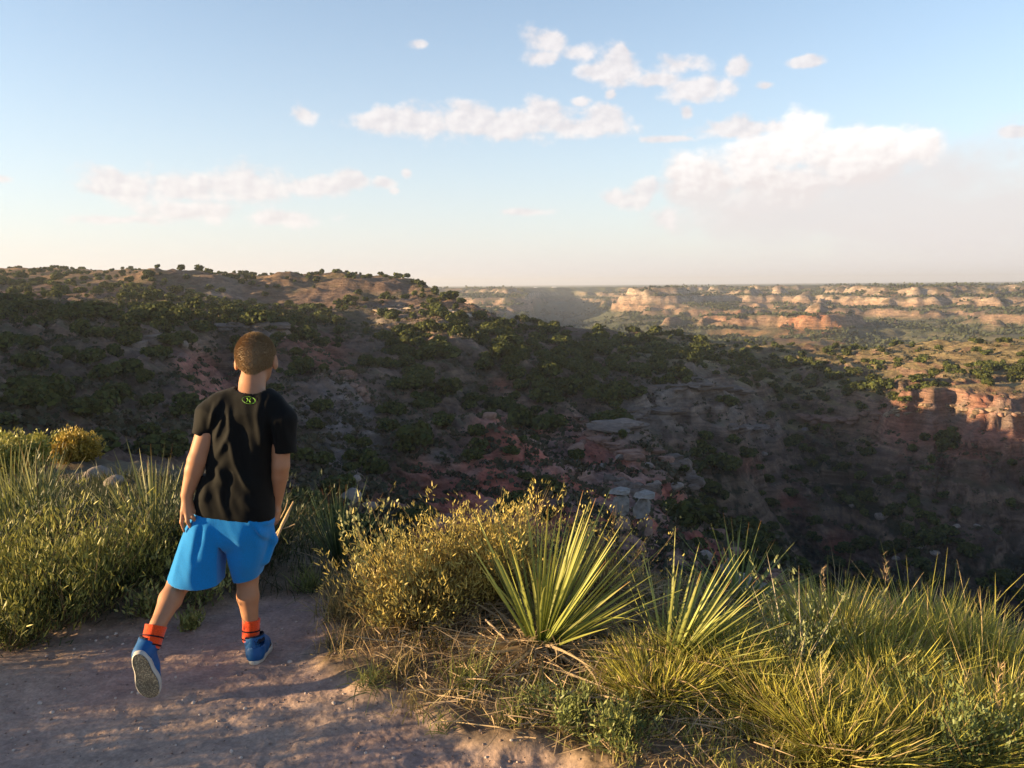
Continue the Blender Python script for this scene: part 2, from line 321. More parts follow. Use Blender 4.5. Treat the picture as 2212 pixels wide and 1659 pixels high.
# ravine and talus ribs under the right bench
Z += ridge([(1560, 960, 185, .5), (1700, 1090, 152, 1), (1800, 1180, 136, 1), (1900, 1270, 125, .8)], 10, 6.5, 1.4, 36)
Z -= ridge([(1640, 960, 185, .6), (1760, 1050, 160, 1), (1850, 1150, 140, 1)], 8, 4, 1.5, 37)
Z += ridge([(2010, 980, 205, .6), (2040, 1090, 170, 1), (2060, 1180, 150, .7)], 11, 4, 1.4, 38)
Z -= ridge([(1700, 800, 300, .3), (1712, 850, 262, .8), (1715, 905, 236, 1), (1740, 960, 205, .8)], 10, 7, 1.7, 39)
# right-edge knoll on the bench
Z += mesa(2150, 775, 350, 26, 20, 1.6, 2.2, seed=41) + mesa(2300, 770, 330, 40, 20, 3, 3, seed=42)
# far canyon: lit butte, red badland, blocks
Z += mesa(1408, 650, 1560, 82, 130, 30, 5, seed=50, wob=.14)
Z += mesa(1400, 650, 1570, 56, 80, 7, 4, seed=51, wob=.15)
Z += mesa(1640, 735, 980, 70, 52, 17, 2.0, seed=52, wob=.5) + mesa(1770, 738, 970, 42, 50, 17, 2.2, seed=53, wob=.4)
Z += mesa(1900, 672, 1500, 90, 130, 26, 2.2, seed=54, wob=.4)
Z += mesa(2260, 660, 1450, 150, 120, 22, 3, seed=55, wob=.3)
Z += mesa(1010, 660, 1250, 60, 90, 12, 3, seed=57)
Z += mesa(1640, 655, 1600, 70, 140, 16, 3, seed=58)
# gullies & roughness
wx = fbm(X, Y, 40, 2, 90) * 5; wy = fbm(X, Y, 40, 2, 91) * 5
mid = sst(22, 60, RR) * (1 - sst(450, 900, RR)); far = sst(500, 1000, RR) * (1 - sst(2300, 4500, RR))
low = 1 - .5 * sst(-30, -8, Z)
Z += mid * (2.3 * ridged(X + wx, Y + wy, 34, 5, 70, .52) * low + .8 * fbm(X + wx, Y + wy, 13, 4, 71) + .22 * fbm(X, Y, 3.0, 3, 72))
Z += far * (10 * ridged(X + 4 * wx, Y + 4 * wy, 330, 5, 75, .48) * (1 - .75 * sst(-26, -12, Z)) + 2.5 * fbm(X, Y, 45, 4, 76))
skyl = sst(250, 500, RR) * sst(rad(-4), rad(-9), A)
Z += skyl * 2.0 * fbm(X, Y, 90, 3, 77) * (1 - sst(900, 1500, RR))
# downslope rills and ribs on the flanks, running the way the water runs
RQ = to_q(np.stack([X, Y, Z], -1).reshape(-1, 3)); rqx = RQ[:, 0].reshape(X.shape); rqy = RQ[:, 1].reshape(X.shape)
fr_ = (np.abs(A) < rad(40)) & (RR > 45) & (RR < 300); rill = np.zeros_like(X)
u1 = (rqy[fr_] - .72 * rqx[fr_]); v1 = (rqx[fr_] + .72 * rqy[fr_]); u2 = rqx[fr_] + .38 * rqy[fr_]; v2 = rqy[fr_]
w2 = sst(1800, 1960, rqx[fr_])
rill[fr_] = (1 - w2) * (ridged(u1, v1 * .16, 44, 3, 700) + .5 * ridged(u1, v1 * .2, 15, 2, 703)) + w2 * (ridged(u2, v2 * .22, 60, 3, 705) + .5 * ridged(u2, v2 * .2, 18, 2, 708))
Z += rill * .55 * (RR / 120) * sst(50, 75, RR) * (1 - sst(200, 290, RR))
# stepped rock bands
def terrace(Zm, step, sharp, ph=0):
    u = Zm / step + ph; f = np.floor(u); fr = u - f; return (f + sst(.5 - .5 * sharp, .5 + .5 * sharp, fr) - ph) * step
Zp = Z + 1.2 * fbm(X, Y, 60, 2, 80)
tm = mid * sst(rad(2), rad(9), A) * sst(165, 185, RR) * (1 - sst(250, 300, RR)) * .6
tm = np.maximum(tm, mid * np.exp(-((A - rad(9)) / rad(5)) ** 2) * sst(88, 98, RR) * .25)
Z = Z * (1 - tm) + tm * (terrace(Zp, 3.6, .45) - (Zp - Z))
tf = far * .92 * sst(-54, -44, Z)
Zq = Z + 4 * fbm(X, Y, 300, 2, 81)
Z = Z * (1 - tf) + tf * (terrace(Zq, 15, .5, .35) - (Zq - Z))
plate = sst(1900, 2600, RR)
Z = Z * (1 - plate) + plate * (np.minimum(Z, -9) * .0 + ZZa[:, 17:18] * 0 + np.minimum(Z, -7.5))
# left pale block wall under the bench on the left
# near field ------------------------------------------------------
def near_z(x, y):
    z = .014 * fbm(x, y, .9, 3, 100) + .003 * fbm(x, y, .12, 3, 101)
    z = z - .20 * sst(.5, 2.4, x) - .05 * sst(-2.6, -5, x)
    z = z + .05 * np.exp(-(((x - .15) / .7) ** 2 + ((y - 3.35) / .4) ** 2))
    return z
PATH = [(-60, 1390), (0, 1385), (150, 1368), (300, 1362), (420, 1330), (520, 1300), (640, 1292), (720, 1290), (700, 1330), (735, 1370), (700, 1420), (720, 1470), (850, 1520), (960, 1570), (1010, 1600), (1130, 1640), (1260, 1662), (1300, 1800), (1300, 2300)]
PW = np.array([on_z(*p)[:2] for p in PATH]); PW = np.vstack([[-9, PW[0, 1] + .6], PW, [1.4, .3], [1.6, -6], [-9, -6]])
def in_poly(x, y, Pg):
    ins = np.zeros(x.shape, bool); j = len(Pg) - 1
    for i in range(len(Pg)):
        xi, yi = Pg[i]; xj, yj = Pg[j]
        c = ((yi > y) != (yj > y)) & (x < (xj - xi) * (y - yi) / (yj - yi + 1e-12) + xi); ins ^= c; j = i
    return ins
def poly_d(x, y, Pg):
    d = np.full(x.shape, 1e9); j = len(Pg) - 1
    for i in range(len(Pg)):
        a = Pg[j]; e = Pg[i] - a; tt = np.clip(((x - a[0]) * e[0] + (y - a[1]) * e[1]) / (e @ e), 0, 1)
        d = np.minimum(d, np.hypot(x - a[0] - tt * e[0], y - a[1] - tt * e[1])); j = i
    return np.where(in_poly(x, y, Pg), d, -d)
nb = RR < 9
dist = np.full(X.shape, -9.0); dist[nb] = poly_d(X[nb], Y[nb], PW)
distn = dist + .06 * fbm(X, Y, .25, 3, 105)
pm = sst(-.05, .06, distn)                        # 1 on the path
zn = near_z(X, Y) + (1 - pm) * (.035 + .02 * fbm(X, Y, .2, 3, 106))
# footprints and crumbs on the path
pf = pm * (.004 * np.abs(fbm(X, Y, .10, 3, 107)) + .0022 * fbm(X, Y, .035, 3, 108) - .006 * sst(.25, .6, fbm(X, Y, .22, 2, 109)))
zn = zn + pf
s = sst(math.log(3.7), math.log(5.4), L); leftish = sst(-.1, -.5, A); s = s * (1 - leftish) + leftish * sst(math.log(5), math.log(9), L)
Z = zn * (1 - s) + s * (Z + .05 * fbm(X, Y, .8, 4, 110) * (1 - sst(20, 60, RR)) * (1 + RR * .08))
# visibility per column (for placing plants)
TN = (Z - CAM_H) / RR; CM = np.maximum.accumulate(TN, axis=1); VIS = TN >= CM - .004
def zat(x, y):
    a = math.atan2(x, y); l = math.log(max(math.hypot(x, y), .36))
    i = min(max(np.searchsorted(az, a) - 1, 0), NA - 2); j = min(max(np.searchsorted(lr, l) - 1, 0), NR - 2)
    u = (a - az[i]) / (az[i + 1] - az[i]); v = (l - lr[j]) / (lr[j + 1] - lr[j])
    return (Z[i, j] * (1 - u) + Z[i + 1, j] * u) * (1 - v) + (Z[i, j + 1] * (1 - u) + Z[i + 1, j + 1] * u) * v
def zatv(x, y):
    a = np.arctan2(x, y); l = np.log(np.maximum(np.hypot(x, y), .36))
    i = np.clip(np.searchsorted(az, a) - 1, 0, NA - 2); j = np.clip(np.searchsorted(lr, l) - 1, 0, NR - 2)
    u = (a - az[i]) / (az[i + 1] - az[i]); v = (l - lr[j]) / (lr[j + 1] - lr[j])
    return (Z[i, j] * (1 - u) + Z[i + 1, j] * u) * (1 - v) + (Z[i, j + 1] * (1 - u) + Z[i + 1, j + 1] * u) * v
def hit(qx, qy):
    """first ground point seen through a pixel"""
    d = ray(qx, qy); hd = math.hypot(d[0], d[1]); a = math.atan2(d[0], d[1]); tn = d[2] / hd
    i = int(np.clip(np.searchsorted(az, a), 1, NA - 1)); w = (a - az[i - 1]) / (az[i] - az[i - 1])
    tc = TN[i - 1] * (1 - w) + TN[i] * w
    j = int(np.argmax(tc >= tn)); j = j if tc[j] >= tn else NR - 1
    r = math.exp(lr[j]); x, y = r * math.sin(a), r * math.cos(a); return np.array([x, y, zat(x, y)]), r
# ------------------------------------------------------------------ colours of the rock and soil
gz = np.gradient(Z, axis=1) / (np.gradient(RR, axis=1)); ga = np.gradient(Z, axis=0) / (RR * np.gradient(A, axis=0) + 1e-9)
SL = np.hypot(gz, ga)
def lerp(a, b, m): return a * (1 - m[..., None]) + np.array(b) * m[..., None]
C = np.empty(X.shape + (3,)); C[:] = (.225, .152, .122)
n_a = fbm(X, Y, 30, 4, 120); n_b = fbm(X, Y, 7, 4, 121); n_c = fbm(X, Y, 120, 3, 122)
C = lerp(C, (.15, .135, .08), sst(-.1, .5, n_a + .4 * n_b) * (1 - sst(.35, .8, SL)) * .8)      # thin grass
QV = to_q(np.stack([X, Y, Z], -1).reshape(-1, 3)); QX = QV[:, 0].reshape(X.shape); QY = QV[:, 1].reshape(X.shape); FRONT = np.abs(A) < rad(42)
BN = fbm(X, Y, 9, 4, 125); BN = BN * (RR < 500) + fbm(X, Y, 60, 4, 126) * (RR >= 500)
def blob(lst):
    """patches of a rock colour, each laid round a spot on the ground and as wide as it is on the slope"""
    m = np.zeros_like(X)
    for (qx, qy, rq, sx) in lst:
        p, r = hit(qx, qy); sy = (rq or .62) * sx; k = FRONT & (RR > r * .6) & (RR < r * 1.55) & (np.abs(QX - qx) < 3 * sx) & (np.abs(QY - qy) < 3 * sy)
        e = np.hypot((QX[k] - qx) / sx, (QY[k] - qy) / sy); m[k] = np.maximum(m[k], np.exp(-(e * (1 + .55 * BN[k])) ** 2.6))
    return m
redm = blob([(440, 790, 0, 60), (480, 850, 0, 60), (520, 930, 0, 60), (950, 1060, 0, 140), (1080, 1070, 0, 130), (1180, 1030, 0, 90), (1260, 960, 0, 80), (1330, 990, 0, 60), (900, 1100, 0, 120),
             (640, 735, 0, 50), (700, 760, 0, 50), (1800, 1180, 0, 50), (1700, 1080, 0, 40), (2080, 940, .25, 180), (1600, 1010, 0, 40), (2100, 925, 0, 150), (1960, 920, 0, 90), (1080, 830, 0, 30), (1010, 1010, 0, 60), (1420, 1060, 0, 50)])
strat = .5 + .5 * np.sin((Z + .8 * n_a) * 2.2)
redfar = sst(1150, 1350, RR) * sst(-52, -42, Z) * (1 - sst(-30, -20, Z)) * (1 - sst(2600, 3000, RR))
C = lerp(C, (.38, .13, .092), np.clip(redm * (.85 + .4 * n_b), 0, .95) * (1 - sst(900, 1000, RR)))
C = lerp(C, (.37, .245, .18), np.clip(redfar * (.4 + .6 * sst(.25, .8, SL)) * (.7 + .3 * strat), 0, 1))
bad = blob([(1600, 735, 0, 70), (1680, 735, 0, 60), (1770, 730, 0, 60)]); C = lerp(C, (.46, .17, .09), np.clip(bad * 1.2, 0, 1) * sst(700, 850, RR))
def qpoly(P_, rmax, soft=26):
    k = FRONT & (RR < rmax) & (RR > 40); m = np.zeros_like(X); Pg = np.array(P_, float); wx_ = 22 * BN[k]
    m[k] = sst(-soft, soft, poly_d(QX[k] + wx_, QY[k] + wx_ * .6, Pg)); return m
red2 = qpoly([(1110, 884), (1236, 914), (1291, 957), (1356, 995), (1470, 1040), (1495, 1120), (1576, 1200), (1700, 1268), (1500, 1320), (1200, 1280), (860, 1180), (850, 1070), (900, 1022), (1000, 1000), (1000, 950), (1060, 905)], 165)
red3 = qpoly([(372, 752), (412, 752), (445, 775), (520, 845), (610, 900), (630, 970), (520, 990), (470, 930), (420, 860), (392, 800)], 150, 14)
red4 = qpoly([(1840, 925), (2240, 925), (2240, 965), (2000, 962), (1850, 945)], 240, 14) + qpoly([(1700, 1085), (1760, 1100), (1860, 1220), (1840, 1270), (1740, 1180)], 170, 20) + qpoly([(610, 730), (700, 735), (760, 790), (720, 800), (640, 760)], 220, 14)
C = lerp(C, (.46, .275, .23), np.clip(red2 * .95, 0, 1)); C = lerp(C, (.52, .16, .115), np.clip(red2 * sst(-.35, .2, n_b + .6 * n_a) * .9, 0, 1)); C = lerp(C, (.47, .20, .155), np.clip(red3 * .9, 0, 1)); C = lerp(C, (.33, .155, .115), np.clip(red4 * (.6 + .3 * strat), 0, 1))  # spur's red rock, lightened to paint extra skylight into its colour
C = lerp(C, (.31, .25, .225), qpoly([(640, 830), (750, 825), (800, 880), (835, 960), (830, 1030), (720, 1040), (660, 960)], 130) * .8)
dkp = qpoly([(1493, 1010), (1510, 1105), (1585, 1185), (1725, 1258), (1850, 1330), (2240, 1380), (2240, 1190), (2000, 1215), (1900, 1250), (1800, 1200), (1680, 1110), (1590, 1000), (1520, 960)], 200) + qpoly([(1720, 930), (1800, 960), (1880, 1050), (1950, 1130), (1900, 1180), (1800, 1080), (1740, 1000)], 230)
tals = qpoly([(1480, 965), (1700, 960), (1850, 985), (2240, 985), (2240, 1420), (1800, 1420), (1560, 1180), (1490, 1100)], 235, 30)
C = C * (1 - .42 * np.clip(tals, 0, 1))[..., None]  # talus darkened overall, shade painted in to bring out the relief
C = lerp(C, (.026, .030, .019), np.clip(dkp, 0, 1) * .95)  # dark ravine undergrowth, pushed darker to paint in the ravine's shade
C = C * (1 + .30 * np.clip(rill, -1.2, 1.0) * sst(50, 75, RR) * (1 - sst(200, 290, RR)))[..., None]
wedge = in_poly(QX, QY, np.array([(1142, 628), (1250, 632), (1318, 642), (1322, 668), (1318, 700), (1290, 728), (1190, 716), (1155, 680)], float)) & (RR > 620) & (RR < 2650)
C[wedge] = (.045, .050, .040)  # shade of the side canyon painted in as a darker ground colour
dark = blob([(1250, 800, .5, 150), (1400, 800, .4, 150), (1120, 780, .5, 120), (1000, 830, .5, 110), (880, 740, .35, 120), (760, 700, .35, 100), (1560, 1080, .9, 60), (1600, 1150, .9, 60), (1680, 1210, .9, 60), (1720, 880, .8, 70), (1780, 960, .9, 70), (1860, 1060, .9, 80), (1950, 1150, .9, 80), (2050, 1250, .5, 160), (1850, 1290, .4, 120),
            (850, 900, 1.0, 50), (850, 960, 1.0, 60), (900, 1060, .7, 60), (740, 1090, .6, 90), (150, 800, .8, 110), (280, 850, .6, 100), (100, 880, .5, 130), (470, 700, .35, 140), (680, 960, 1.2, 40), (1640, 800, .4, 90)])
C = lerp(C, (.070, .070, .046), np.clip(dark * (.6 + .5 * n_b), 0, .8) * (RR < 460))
cliff = sst(.55, 1.1, SL) * sst(60, 110, RR)
cliff = cliff * (1 - sst(500, 700, RR) * (1 - sst(-52, -42, Z)))
C = lerp(C, (.34, .235, .175), cliff * (.45 + .3 * strat) * (1 - .8 * redm))
palem = blob([(370, 742, 0, 50), (300, 745, 0, 40), (1330, 925, 0, 70), (1430, 895, 0, 90), (1500, 855, 0, 110), (1560, 870, 0, 70), (1640, 930, 0, 40), (1380, 1090, 0, 36), (1450, 1010, 0, 40), (960, 985, 0, 40), (600, 705, 0, 50), (900, 930, 0, 40), (760, 910, 0, 60), (210, 1055, 0, 45), (2050, 890, 0, 60), (2190, 900, 0, 60), (870, 676, 0, 40), (820, 680, 0, 30), (480, 625, 0, 50)])
C = lerp(C, (.31, .26, .23), np.clip(palem * (.45 + .6 * n_b + .45 * sst(.3, .9, SL)), 0, .85))
C = lerp(C, (.46, .375, .30), far * sst(.4, .9, SL) * sst(-34, -22, Z) * .8)
C = lerp(C, (.33, .265, .14), sst(rad(7), rad(11), A) * sst(215, 240, RR) * (1 - sst(380, 430, RR)) * (1 - sst(.35, .7, SL)) * (.85 + .25 * n_b).clip(0, 1))   # straw grass of the right bench
C = lerp(C, (.33, .22, .12), sst(rad(-3), rad(-7), A) * sst(360, 430, RR) * (.75 + .3 * n_b).clip(0, 1))
C = lerp(C, (.13, .135, .085), far * (1 - sst(-50, -42, Z)) * .75)
C = lerp(C, (.10, .115, .07), far * (1 - sst(.3, .75, SL)) * sst(-.35, .25, fbm(X, Y, 26, 4, 130)) * .85)
C = lerp(C, (.085, .10, .06), sst(2200, 2600, RR) * .9)
C = lerp(C, (.10, .095, .05), (1 - sst(25, 60, RR)) * sst(4, 6, RR) * .6 * (1 - palem))
soil = lerp(np.broadcast_to(np.array((.40, .285, .24)), X.shape + (3,)).copy(), (.46, .34, .27), sst(-.3, .5, fbm(X, Y, .8, 3, 131)))
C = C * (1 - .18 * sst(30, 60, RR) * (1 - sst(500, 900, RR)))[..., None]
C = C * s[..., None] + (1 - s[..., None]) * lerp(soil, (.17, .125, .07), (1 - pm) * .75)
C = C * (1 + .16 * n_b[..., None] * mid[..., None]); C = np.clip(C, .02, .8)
def ground_mat(name, near):
    m, t, out = new_mat(name); vc = t.n('ShaderNodeVertexColor', layer_name='Col').outputs[0]
    pos = t.n('ShaderNodeNewGeometry').outputs['Position']
    p = t.n('ShaderNodeBsdfPrincipled'); p.inputs['Roughness'].default_value = .95; p.inputs['Specular IOR Level'].default_value = .1
    if near:
        a = t.noise(pos, 9, 6, .65); b = t.noise(pos, 70, 5, .7)
        c = t.mix(1.0, vc, t.ramp(a, [(.3, (.72, .72, .74)), (.72, (1.22, 1.2, 1.18))]), 'MULTIPLY')
        c = t.mix(1.0, c, t.ramp(b, [(.3, (.7, .7, .7)), (.75, (1.3, 1.3, 1.3))]), 'MULTIPLY')
        vo = t.n('ShaderNodeTexVoronoi'); vo.inputs['Scale'].default_value = 55; t.L.new(pos, vo.inputs['Vector'])
        h = t.math('ADD', t.math('MULTIPLY', b, .7), t.math('MULTIPLY', vo.outputs[0], .5)); dist_ = .004
        h = t.math('ADD', h, t.math('MULTIPLY', a, .8)); st = .8
    else:
        sc = t.vm('MULTIPLY', pos, (1, 1, 3.2)).outputs[0]
        a = t.noise(pos, .35, 8, .68); b = t.noise(sc, .09, 8, .7)
        c = t.mix(1.0, vc, t.ramp(a, [(.3, (.55, .56, .58)), (.7, (1.4, 1.38, 1.32))]), 'MULTIPLY')
        c = t.mix(1.0, c, t.ramp(b, [(.3, (.66, .66, .68)), (.7, (1.28, 1.27, 1.24))]), 'MULTIPLY')
        sv2 = t.vm('MULTIPLY', pos, (.035, .035, 1.15)).outputs[0]; st_ = t.noise(sv2, 1.0, 4, .6)
        nzv = t.n('ShaderNodeSeparateXYZ'); t.L.new(t.n('ShaderNodeNewGeometry').outputs['True Normal'], nzv.inputs[0])
        steep = t.ramp(nzv.outputs[2], [(.60, (1, 1, 1)), (.88, (.05, .05, .05))])
        stc = t.ramp(st_, [(.36, (.62, .58, .56)), (.5, (1.0, 1.0, 1.0)), (.64, (1.35, 1.32, 1.28))])
        c = t.mix(1.0, c, t.mix(steep, (1, 1, 1), stc), 'MULTIPLY')
        h = t.math('ADD', a, t.math('MULTIPLY', b, 1.4)); h = t.math('ADD', h, t.math('MULTIPLY', st_, 1.2)); dist_ = 1.6; st = .85
    t.L.new(c, p.inputs['Base Color'])
    bu = t.n('ShaderNodeBump'); bu.inputs['Strength'].default_value = st; bu.inputs['Distance'].default_value = dist_
    t.L.new(h, bu.inputs['Height']); t.L.new(bu.outputs[0], p.inputs['Normal']); t.L.new(p.outputs[0], out.inputs[0]); return m
GM_near = ground_mat('packed_soil', True); GM_far = ground_mat('canyon_rock', False)
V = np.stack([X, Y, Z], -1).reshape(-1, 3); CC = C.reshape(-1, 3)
ii, jj = np.meshgrid(np.arange(NA - 1), np.arange(NR - 1), indexing='ij')
q0 = (ii * NR + jj); F = np.stack([q0, q0 + 1, q0 + NR + 1, q0 + NR], -1)
rc = RR[:-1, :-1]; pathf = (pm[:-1, :-1] > .5) & (rc < 8); nearf = (rc < 24) & ~pathf; farf = rc >= 24
def part_mesh(name, mask, mat, label=None):
    f = F[mask].reshape(-1, 4); u, inv = np.unique(f, return_inverse=True)
    o = mk(name, V[u], inv.reshape(-1, 4)[:, ::-1] * 1, mat, col=CC[u]); tag(o, kind='structure'); return o
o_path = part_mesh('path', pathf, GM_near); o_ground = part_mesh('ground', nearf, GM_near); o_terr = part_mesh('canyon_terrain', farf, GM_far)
if o_terr.data.polygons[1000].normal.z < 0:
    for o in (o_path, o_ground, o_terr): o.data.flip_normals()
# ------------------------------------------------------------------ haze box
hv = np.array([(x, y, z) for x in (-14300, 14300) for y in (-14300, 14300) for z in (-130, 90)], float)
hf = np.array([[0, 1, 3, 2], [4, 6, 7, 5], [0, 4, 5, 1], [2, 3, 7, 6], [0, 2, 6, 4], [1, 5, 7, 3]])
hm, t, out = new_mat('thin_air_haze'); pv = t.n('ShaderNodeVolumePrincipled')
pv.inputs['Color'].default_value = (.86, .91, 1.0, 1); pv.inputs['Density'].default_value = 1.5e-4; pv.inputs['Anisotropy'].default_value = .25
t.L.new(pv.outputs[0], out.inputs['Volume'])
ho = mk('haze', hv, hf, hm, smooth=False); tag(ho, kind='stuff')
# ------------------------------------------------------------------ generic leafy geometry
def rnd_unit(n, g=RNG):
    v = g.normal(size=(n, 3)); return v / np.linalg.norm(v, axis=1, keepdims=True)
def cards(P, Nn, size, g=RNG, aspect=1.0):
    """small leaf-clump quads at P facing roughly Nn"""
    n = len(P); N2 = Nn + .9 * rnd_unit(n, g); N2 /= np.linalg.norm(N2, axis=1, keepdims=True)
    U = np.cross(N2, rnd_unit(n, g)); U /= np.linalg.norm(U, axis=1, keepdims=True) + 1e-9; Wd = np.cross(N2, U)
    s = np.asarray(size)[:, None] * np.ones((n, 1)); a = s * (.7 + .6 * g.random((n, 1)))
    Vv = np.stack([P - U * s * aspect - Wd * a * .6, P + U * s * aspect * .7 - Wd * a, P + U * s * aspect * 1.1 + Wd * a * .7, P - U * s * .8 + Wd * a * 1.1], 1)
    return Vv.reshape(-1, 3), np.arange(4 * n).reshape(n, 4)
ICO = None
def ico(sub):
    import bmesh
    bm = bmesh.new(); bmesh.ops.create_icosphere(bm, subdivisions=sub, radius=1)
    v = np.array([x.co[:] for x in bm.verts]); f = np.array([[y.index for y in x.verts] for x in bm.faces]); bm.free(); return v, f
ICO1 = ico(1); ICO2 = ico(2); ICO3 = ico(3)
class Acc:
    def __init__(s): s.V = []; s.F = {3: [], 4: []}; s.C = []; s.n = 0
    def add(s, V, F, col):
        V = np.asarray(V); F = np.asarray(F); s.V.append(V); s.F[F.shape[1]].append(F + s.n)
        c = np.asarray(col, float); s.C.append(np.broadcast_to(c, (len(V), 3)) if c.ndim == 1 else c); s.n += len(V)
    def get(s):
        return np.concatenate(s.V), [np.concatenate(s.F[k]) for k in (3, 4) if s.F[k]], np.concatenate(s.C)
    def obj(s, name, mat, parent=None, smooth=True, loc=None):
        v, f, c = s.get(); return mk(name, v, f, mat, parent, c, smooth, loc=loc)
def juniper(seed, ncards=520, card=.075, lowcore=False):
    g = np.random.default_rng(seed); acc = Acc(); nl = g.integers(5, 9)
    cen = np.stack([g.normal(0, .24, nl), g.normal(0, .24, nl), g.uniform(.30, .62, nl)], 1); cen[0] = (0, 0, .5)
    rr = g.uniform(.20, .36, nl); rr[0] = .38
    cols = np.array([(.064, .078, .022), (.082, .092, .024), (.050, .066, .022)])
    pick = g.integers(0, nl, ncards); d = rnd_unit(ncards, g); d[:, 2] = np.where(d[:, 2] < -.5, -d[:, 2], d[:, 2])
    P = cen[pick] + d * rr[pick][:, None] * g.uniform(.82, 1.12, (ncards, 1)); P[:, 2] = np.maximum(P[:, 2], .03)
    v, f = cards(P, d, np.full(ncards, card), g)
    cc = cols[g.integers(0, 3, ncards)] * g.uniform(.75, 1.35, (ncards, 1)); acc.add(v, f, np.repeat(cc, 4, 0))
    for k in range(nl):
        iv, if_ = ICO1
        acc.add(cen[k] + iv * rr[k] * .86 * (1 + .12 * g.normal(size=(len(iv), 1))), if_, (.022, .031, .014))
    return acc
def trunk_geo(seed, h=.45):
    g = np.random.default_rng(seed + 500); acc = Acc()
    for k in range(3):
        a = g.uniform(0, 6.28); tip = np.array([math.cos(a) * .25, math.sin(a) * .25, h]); n = 6
        for s0, s1 in ((0, .5), (.5, 1)):
            ring = [(math.cos(i * 2 * math.pi / n), math.sin(i * 2 * math.pi / n), 0) for i in range(n)]; ring = np.array(ring)
            mid_ = tip * np.array([.3, .3, .5]) if s0 == 0 else tip; st = np.zeros(3) if s0 == 0 else tip * np.array([.3, .3, .5])
            r0, r1 = (.05, .038) if s0 == 0 else (.038, .02)
            v = np.vstack([st + ring * r0, mid_ + ring * r1]); f = [[i, (i + 1) % n, n + (i + 1) % n, n + i] for i in range(n)]
            acc.add(v, f, (.12, .09, .07))
    return acc
M_jun = simple('juniper_foliage', (0, 0, 0), rough=.85, useattr=True, transl=.12, spec=.15)
M_bark = simple('grey_bark', (.13, .10, .08), rough=.95, nscale=8)
NV = 7; JM = []; TM = []
for k in range(NV):
    v, f, c = juniper(200 + k).get(); JM.append(mk_mesh('juniper_crown', v, f, M_jun, c))
    v, f, c = trunk_geo(200 + k).get(); TM.append(mk_mesh('juniper_trunk', v, f, M_bark, c))
